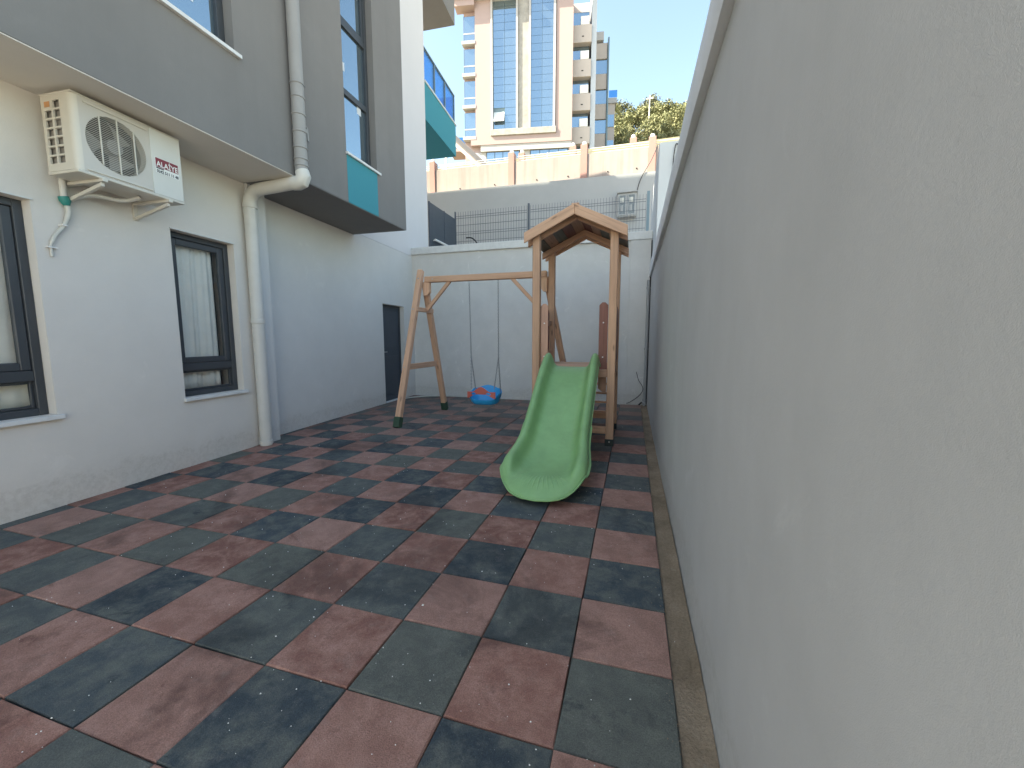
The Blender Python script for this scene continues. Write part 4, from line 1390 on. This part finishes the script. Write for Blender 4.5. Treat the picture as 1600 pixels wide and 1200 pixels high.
plank('ridge_board', P(RXC, y0r + 0.06, RZP + 0.012), P(RXC, y1r - 0.06, RZP + 0.012), 0.09, 0.018, 'wood_dark', pt)

# ------------------------------------------------------------------ slide
sl = thing('slide', 'green plastic slide with raised rims and a flared fluted end', 'slide', (-0.90, 2.4, 0))
prof = [(3.47, 0.995), (3.38, 0.993), (3.28, 0.982), (3.16, 0.938), (3.00, 0.845), (2.85, 0.738), (2.70, 0.630), (2.55, 0.525), (2.40, 0.425), (2.27, 0.345), (2.15, 0.280),
        (2.03, 0.232), (1.92, 0.203), (1.81, 0.187), (1.72, 0.178), (1.64, 0.170), (1.57, 0.158), (1.51, 0.140), (1.465, 0.115), (1.44, 0.085)]
def sstep(a, b, x):
    t = max(0.0, min(1.0, (x - a) / (b - a)))
    return t * t * (3 - 2 * t)
NW = 48
NE = 10
YE, LE = 1.85, 0.425            # the flared end: half ellipse from YE, LE long
rows = [(y, z) for y, z in prof if y > YE]
mb = MB()
grid = []
def chute_z(y):
    for (ya, za), (yb, zb_) in zip(prof, prof[1:]):
        if yb <= y <= ya:
            return za + (zb_ - za) * (ya - y) / (ya - yb)
    return prof[-1][1]
SEC = [(0.0, 0.0), (0.28, 0.004), (0.46, 0.02), (0.56, 0.10), (0.63, 0.32), (0.675, 0.62), (0.715, 0.86), (0.77, 0.985), (0.83, 1.0), (0.89, 0.94), (0.94, 0.80), (0.965, 0.60), (0.97, 0.42), (0.985, 0.41), (1.0, 0.40)]
SECF = [(-u, z) for u, z in SEC[:0:-1]] + SEC
NW = len(SECF) - 1
for (y, z) in rows:
    hw = 0.345 + 0.040 * sstep(2.24, 1.88, y)
    lip = 0.185 - 0.055 * sstep(2.6, 1.85, y)
    lip *= 1.0 - 0.85 * sstep(3.40, 3.47, y) ** 2
    row = []
    for u, h in SECF:
        row.append((u * hw, y - 2.4, z + lip * h + 0.02 * (h - 1) * (1 if abs(u) > 0.9 else 0) - 0.012))
    grid.append(row)
# the end: rows sweep from the last straight row round to the tip
HWE = 0.385
for j in range(1, NE + 1):
    t = j / NE
    row = []
    for u, h in SECF:
        a = abs(u)
        yl = max(0.0, 1 - (a * 0.975) ** 2.15) ** 0.5
        y = YE - LE * yl * t
        te = t * yl ** 0.55
        lip = 0.130 * (1 - 0.93 * sstep(0.10, 0.85, te))
        zz_ = 0.192 - 0.012 * te + lip * h + 0.02 * (h - 1) * (1 if a > 0.9 else 0) * (1 - te) - 0.012
        zz_ -= 0.105 * sstep(0.45, 1.05, te) ** 1.5
        zz_ += 0.012 * sstep(0.2, 0.6, te) * a ** 2 * (1 - sstep(0.7, 1.0, te))
        row.append((u * HWE, y - 2.4, zz_))
    grid.append(row)
mb.v = [p for row in grid for p in row]
for j in range(len(grid) - 1):
    for i in range(NW):
        k = j * (NW + 1) + i
        mb.f.append((k, k + 1, k + NW + 2, k + NW + 1))
ch = mb.build('chute', 'slide', sl, smooth=True)
for p in ch.data.polygons: p.use_smooth = True
md = ch.modifiers.new('thick', 'SOLIDIFY'); md.thickness = 0.014; md.offset = -1
md = ch.modifiers.new('sub', 'SUBSURF'); md.levels = 2; md.render_levels = 2
j0 = len(rows) - 5
edge = [Vector(grid[j][0]) for j in range(j0, len(rows))] + [Vector(p) for p in grid[-1]] + [Vector(grid[j][NW]) for j in range(len(rows) - 1, j0 - 1, -1)]
MB().tube([p + Vector((0, 0, -0.010)) for p in edge], 0.009, 8).build('edge_bead', 'slide', sl, smooth=True)
dg_ = bpy.context.evaluated_depsgraph_get()
dg_.update()
che = ch.evaluated_get(dg_)
for k in range(-6, 7):
    q = k * 0.15
    p_ = []
    for i in range(9):
        t = 0.40 + 0.50 * i / 8
        x_ = math.sin(q) * 0.34 * t
        ym = YE - 0.385 * t * math.cos(q) ** 0.6 - 2.4
        hit, loc, nor, idx = che.ray_cast(Vector((x_, ym, 1.0)), Vector((0, 0, -1)))
        if hit:
            p_.append(loc + Vector((0, 0, -0.0055)))
    if len(p_) > 4:
        n_ = len(p_)
        MB().tube(p_, [0.004 + 0.0060 * math.sin(math.pi * (i + 0.3) / n_) for i in range(n_)], 10).build('flute', 'slide', sl, smooth=True)
B('foot', 'foot_dark', sl, (-0.10, -0.80, 0.0), (0.10, -0.68, 0.115), 0.01)

# ------------------------------------------------------------------ swing frame
sw = thing('swing_set', 'wooden A frame swing stand with crossbeam joined to the play tower', 'swing frame', (-2.5, 4.44, 0))
def S(x, y, z): return (x + 2.5, y - 4.44, z)
YM, ZB = 4.44, 2.275
def shoe(b_, t_):
    b_, t_ = Vector(b_), Vector(t_)
    dn_ = (t_ - b_).normalized()
    a_ = b_ - dn_ * 0.03
    plank('leg_shoe', S(*a_), S(*(a_ + dn_ * 0.16)), 0.102, 0.102, 'foot', sw, up=(1, 0, 0), bevel=0.004)
for b_, t_ in (((-3.54, YM - 0.80, 0.03), (-3.50, YM - 0.045, 2.42)), ((-3.54, YM + 0.80, 0.03), (-3.50, YM + 0.075, 2.25)), ((-1.124, YM + 0.78, 0.03), (-1.472, YM + 0.10, 2.25))):
    plank('leg', S(*b_), S(*t_), 0.09, 0.09, 'wood', sw, up=(1, 0, 0), bevel=0.010)
    shoe(b_, t_)
xm = -3.53
def ly(z): return 0.80 - 0.755 * z / 2.42
z = 0.89
plank('cross_rail', S(xm, YM - ly(z) + .04, z), S(xm, YM + ly(z) - .04, z), 0.045, 0.09, 'wood', sw)
z = 1.79
plank('cross_rail', S(xm + 0.062, YM - ly(z) - .03, z), S(xm + 0.062, YM + ly(z) + .03, z), 0.035, 0.07, 'wood', sw)
for xa, xb_, cl in ((-3.475, -3.365, 1), (-1.545, -1.432, 0)):
    # gusset block under the beam with one clipped lower corner
    pr_ = [(xa, 2.226), (xa, 2.02), (xb_ - 0.045, 2.02), (xb_, 2.07), (xb_, 2.226)] if cl else [(xa, 2.226), (xa, 2.09), (xa + 0.06, 2.02), (xb_, 2.02), (xb_, 2.226)]
    xc = (xa + xb_) / 2
    vs_ = [(z_ - 2.12, x_ - xc, d_) for d_ in (-0.035, 0.035) for x_, z_ in pr_]
    n = len(pr_)
    o = MB().add(vs_, [tuple(range(n)), tuple(range(n, 2 * n))[::-1]] + [(i, (i + 1) % n, n + (i + 1) % n, n + i) for i in range(n)]).build('gusset', 'wood', sw, bevel=0.003)
    o.matrix_local = Matrix.Translation(S(xc, YM, 2.12)) @ Matrix(((0, 1, 0, 0), (0, 0, 1, 0), (1, 0, 0, 0), (0, 0, 0, 1)))
plank('crossbeam', S(-3.45, YM, ZB), S(-1.44, YM, ZB), 0.09, 0.095, 'wood', sw, bevel=0.010)
plank('brace', S(-3.43, YM, 1.79), S(-3.02, YM, 2.235), 0.045, 0.055, 'wood', sw, up=(0, 0, 1))
plank('brace', S(-1.56, YM, 1.79), S(-1.98, YM, 2.235), 0.045, 0.055, 'wood', sw, up=(0, 0, 1))

for x, z in ((-3.52, 1.79), (-3.50, 2.28), (-3.53, 0.89)):
    yb = YM - ly(z) - 0.048
    MB().tube([S(x, yb + 0.006, z), S(x, yb - 0.006, z)], 0.011, 10).build('bolt', 'steel', sw)
for x in (-3.30, -1.62):
    MB().tube([S(x, YM - 0.044, ZB), S(x, YM - 0.053, ZB)], 0.010, 10).build('bolt', 'steel', sw)

# ------------------------------------------------------------------ swing
sg = thing('swing', 'blue bucket swing seat with red safety bar hanging on two chains', 'swing', (-2.40, YM, 0.28))
SX = (-2.685, -2.205)
def Q(x, y, z): return (x + 2.40, y - YM, z - 0.28)
link = MB()
nl_, nt_ = 12, 6
for i in range(nl_):
    q = 2 * math.pi * i / nl_
    cx_, cz_2 = 0.008 * math.cos(q), 0.016 * math.sin(q)
    for k in range(nt_):
        p_ = 2 * math.pi * k / nt_
        rr_ = 0.0036 * math.cos(p_)
        link.v.append((cx_ + rr_ * math.cos(q), 0.0036 * math.sin(p_), cz_2 + rr_ * math.sin(q)))
for i in range(nl_):
    for k in range(nt_):
        link.f.append((i * nt_ + k, ((i + 1) % nl_) * nt_ + k, ((i + 1) % nl_) * nt_ + (k + 1) % nt_, i * nt_ + (k + 1) % nt_))
def chain(p0, p1):
    p0, p1 = Vector(p0), Vector(p1)
    d = p1 - p0
    n = int(d.length / 0.026)
    mb = MB()
    q = d.to_track_quat('-Z', 'Y').to_matrix()
    for i in range(n):
        c = p0 + d * (i + 0.5) / n
        rz = Matrix.Rotation(math.pi / 2 * (i % 2), 3, 'Z')
        mb.add([c + q @ (rz @ Vector(v)) for v in link.v], link.f)
    return mb
for i, x in enumerate(SX):
    xi = x + (0.02 if i == 0 else -0.0)
    chain(Q(x, YM, 2.20), Q(xi, YM, 1.04)).build('chain', 'chain', sg)
    chain(Q(xi, YM, 1.04), Q(xi + (0.06 if i == 0 else -.02), YM - 0.155, 0.55)).build('chain', 'chain', sg)
    chain(Q(xi, YM, 1.04), Q(xi + (0.035 if i == 0 else 0.0), YM + 0.10, 0.46)).build('chain', 'chain', sg)
    MB().tube([Q(x, YM, 2.2255), Q(x, YM, 2.19)], 0.010, 8).build('hook', 'steel', sg)
# seat: shallow bucket, rounded, with raised back
def seat_mesh():
    mb = MB()
    nu, nr = 36, 7
    for j in range(nr + 1):
        t = j / nr
        for i in range(nu):
            q = 2 * math.pi * i / nu
            ex = 0.258 * (0.62 + 0.38 * t ** 0.6)
            ey = 0.165 * (0.55 + 0.45 * t ** 0.6)
            cq, sq = math.cos(q), math.sin(q)
            x = ex * math.copysign(abs(cq) ** 0.7, cq)
            y = ey * math.copysign(abs(sq) ** 0.7, sq)
            back = sstep(0.2, 0.9, sq)
            sides = sstep(0.5, 0.95, abs(cq))
            z = 0.005 + t ** 1.5 * (0.085 + 0.20 * back * (1 - 0.5 * abs(cq)) + 0.10 * sides)
            mb.v.append((x, y + 0.03 * back * t, z))
    for j in range(nr):
        for i in range(nu):
            i2 = (i + 1) % nu
            mb.f.append((j * nu + i, j * nu + i2, (j + 1) * nu + i2, (j + 1) * nu + i))
    mb.f.append(tuple(range(nu)))
    return mb
so_ = seat_mesh().build('seat', 'blue_plastic', sg, smooth=True)
so_.location = (-0.03, 0, 0.01)
so_.rotation_euler = (0, 0, math.radians(6))
md = so_.modifiers.new('thick', 'SOLIDIFY'); md.thickness = 0.012; md.offset = 1
md = so_.modifiers.new('sub', 'SUBSURF'); md.levels = 1; md.render_levels = 1
# safety bar: shaped plate with two openings, in front of the seat
def bar_mesh():
    mb = MB()
    n = 40
    xs_ = [-0.205 + 0.41 * i / n for i in range(n + 1)]
    def top(x):
        a = abs(x) / 0.205
        return 0.090 + 0.068 * (0.5 + 0.5 * math.cos(math.pi * min(1, a / 0.62))) ** 0.8
    def bot(x):
        a = abs(x) / 0.205
        return 0.058 - 0.058 * sstep(0.35, 1.0, a)
    def slot(x):
        a = abs(x) / 0.205
        if 0.36 < a < 0.72:
            m = 0.055 + 0.02 * (1 - a)
            h = 0.020 * math.sin(math.pi * (a - 0.36) / 0.36) ** 0.6
            return (m - h, m + h)
        return None
    for i in range(n):
        x0, x1 = xs_[i], xs_[i + 1]
        xm = (x0 + x1) / 2
        y = lambda x: 0.02 * (x / 0.205) ** 2
        s_ = slot(xm)
        segs = [(bot, top)] if not s_ else None
        if s_:
            parts = [((bot(x0), bot(x1)), (s_[0], s_[0])), ((s_[1], s_[1]), (top(x0), top(x1)))]
        else:
            parts = [((bot(x0), bot(x1)), (top(x0), top(x1)))]
        for (a0, a1), (b0, b1) in parts:
            mb.hexa([(x0, y(x0) - 0.011, a0), (x1, y(x1) - 0.011, a1), (x1, y(x1) + 0.011, a1), (x0, y(x0) + 0.011, a0)],
                    [(x0, y(x0) - 0.011, b0), (x1, y(x1) - 0.011, b1), (x1, y(x1) + 0.011, b1), (x0, y(x0) + 0.011, b0)])
    return mb
bo = bar_mesh().build('safety_bar', 'red_plastic', sg)
bo.location = (-0.02, -0.225, 0.125)
bo.scale = (1.12, 1, 1.12)

# ------------------------------------------------------------------ small things in the yard
vp = thing('drain_pipe', 'thin grey pipe running down the corner of the back wall', 'pipe', (0.065, 6.84, 0))
MB().tube([(0, 0, 0.05), (0, 0, 2.45)], 0.030, 12).build('pipe', 'fence_teal' if False else 'meter', vp, smooth=True)
for z in (0.10, 1.12, 2.3):
    MB().lathe([(0.031, -0.02), (0.038, -0.015), (0.038, 0.015), (0.031, 0.02)], (0, 0, z), 12).build('clamp', 'meter', vp, smooth=True)
MB().tube([(0, 0, 0.07), (0, -0.03, 0.03), (-0.01, -0.09, 0.025)], 0.034, 12).build('outlet', 'meter', vp, smooth=True)
MB().tube([(-0.11, -0.05, 0.0), (-0.05, -0.03, 0.06)], 0.018, 8).build('bracket', 'black', vp)

cb = MB().tube(smooth_path([(-0.105, 6.872, 0.66), (-0.06, 6.872, 0.50), (0.015, 6.80, 0.38), (0.02, 6.80, 0.28), (-0.06, 6.86, 0.16), (-0.20, 6.872, 0.05), (-0.28, 6.865, 0.012)], 6), 0.006, 6).build('loose_cable', 'cable', None, smooth=True)
tag(cb, 'thin dark cable hanging loosely beside the corner pipe', 'cable')
cb2 = MB().tube(smooth_path([(0.112 - 0.012, 6.87, 3.2), (0.100, 6.87, 2.4), (0.098, 6.868, 1.3), (0.098, 6.868, 0.02)], 4), 0.010, 6).build('corner_cable', 'cable', None, smooth=True)
tag(cb2, 'straight dark cable running down the joint of back wall and boundary wall', 'cable')
cb3 = MB().tube(smooth_path([(0.36, 12.28, 7.25), (0.20, 12.0, 6.75), (-0.08, 11.98, 6.25), (-0.20, 11.985, 5.9), (-0.26, 11.985, 5.5)], 6), 0.012, 6).build('wall_cable', 'cable', None, smooth=True)
tag(cb3, 'dark cable running from the end pillar down the retaining wall', 'cable')
cb4 = MB().tube(smooth_path([(0.42, 5.60, 4.30), (0.36, 5.605, 4.36), (0.33, 5.60, 4.1), (0.335, 5.60, 3.8), (0.36, 5.60, 3.6)], 6), 0.008, 6).build('draped_cable', 'cable', None, smooth=True)
tag(cb4, 'thin cable draped over the end of the pale neighbour wall', 'cable')
fh = MB().tube(smooth_path([(-5.0, 5.95, 0.018), (-4.95, 6.25, 0.018), (-4.75, 6.55, 0.018), (-4.45, 6.74, 0.018), (-4.10, 6.82, 0.018), (-3.6, 6.86, 0.018)], 6), 0.013, 8).build('floor_hose', 'hose', None, smooth=True)
tag(fh, 'white hose lying on the tiles along the foot of the back wall', 'hose')
bn = MB().tube(smooth_path([(-4.95, 9.72, 4.25), (-4.75, 9.70, 4.22), (-4.55, 9.66, 4.0), (-4.42, 9.62, 3.7), (-4.38, 9.6, 3.2)], 6), 0.02, 8).build('bent_hose', 'cable', None, smooth=True)
tag(bn, 'dark bent hose in front of the mesh fence beside the screen fence', 'hose')

# pale chips and crumbs scattered over the tiles
mb = MB()
rr = random.Random(77)
for k in range(520):
    if rr.random() < 0.55:
        x, y = rr.uniform(-3.2, -0.02), rr.uniform(-1.3, 2.2)
    else:
        x, y = rr.uniform(-4.4, 0.05), rr.uniform(-1.0, 6.6)
    s = rr.choice((0.0018, 0.0022, 0.003, 0.004)) * rr.uniform(0.7, 1.1)
    if rr.random() < 0.04: s *= 1.7
    h = s * rr.uniform(0.3, 0.8)
    q = rr.uniform(0, 3.1)
    n = 5
    pts = [(x + s * rr.uniform(0.7, 1.2) * math.cos(q + i * 1.2566), y + s * rr.uniform(0.6, 1.1) * math.sin(q + i * 1.2566)) for i in range(n)]
    z = 0.0015
    mb.add([(a, b, z) for a, b in pts] + [(x, y, z + h + 0.002)], [(i, (i + 1) % n, n) for i in range(n)])
ob = mb.build('paint_chips', 'white_paint')
tag(ob, 'tiny pale chips scattered over the rubber tiles', 'debris', kind='stuff')

# brown grit gathered along the wall foot and the soil strip
mb = MB()
rr = random.Random(99)
for k in range(900):
    u_ = rr.random()
    if u_ < 0.5:
        y = rr.uniform(-1.3, 6.8)
        x = 0.004 - abs(rr.gauss(0, 0.03))
    elif u_ < 0.8:
        s_ = rr.uniform(0.0, 2.55)
        q = W(0.008 + abs(rr.gauss(0, 0.025)), s_)
        x, y = q.x, q.y
    else:
        s_ = rr.uniform(2.95, 6.6)
        q = W(-0.150 + abs(rr.gauss(0, 0.03)), s_)
        x, y = q.x, q.y
    s = rr.uniform(0.0015, 0.0045)
    q0 = rr.uniform(0, 3)
    pts = [(x + s * rr.uniform(.6, 1.2) * math.cos(q0 + i * 1.2566), y + s * rr.uniform(.6, 1.2) * math.sin(q0 + i * 1.2566)) for i in range(5)]
    mb.add([(a, b, 0.001) for a, b in pts] + [(x, y, 0.002 + s * rr.uniform(.4, .9))], [(i, (i + 1) % 5, 5) for i in range(5)])
tag(mb.build('grit', 'soil'), 'brown grit gathered along the foot of the walls', 'grit', kind='stuff')
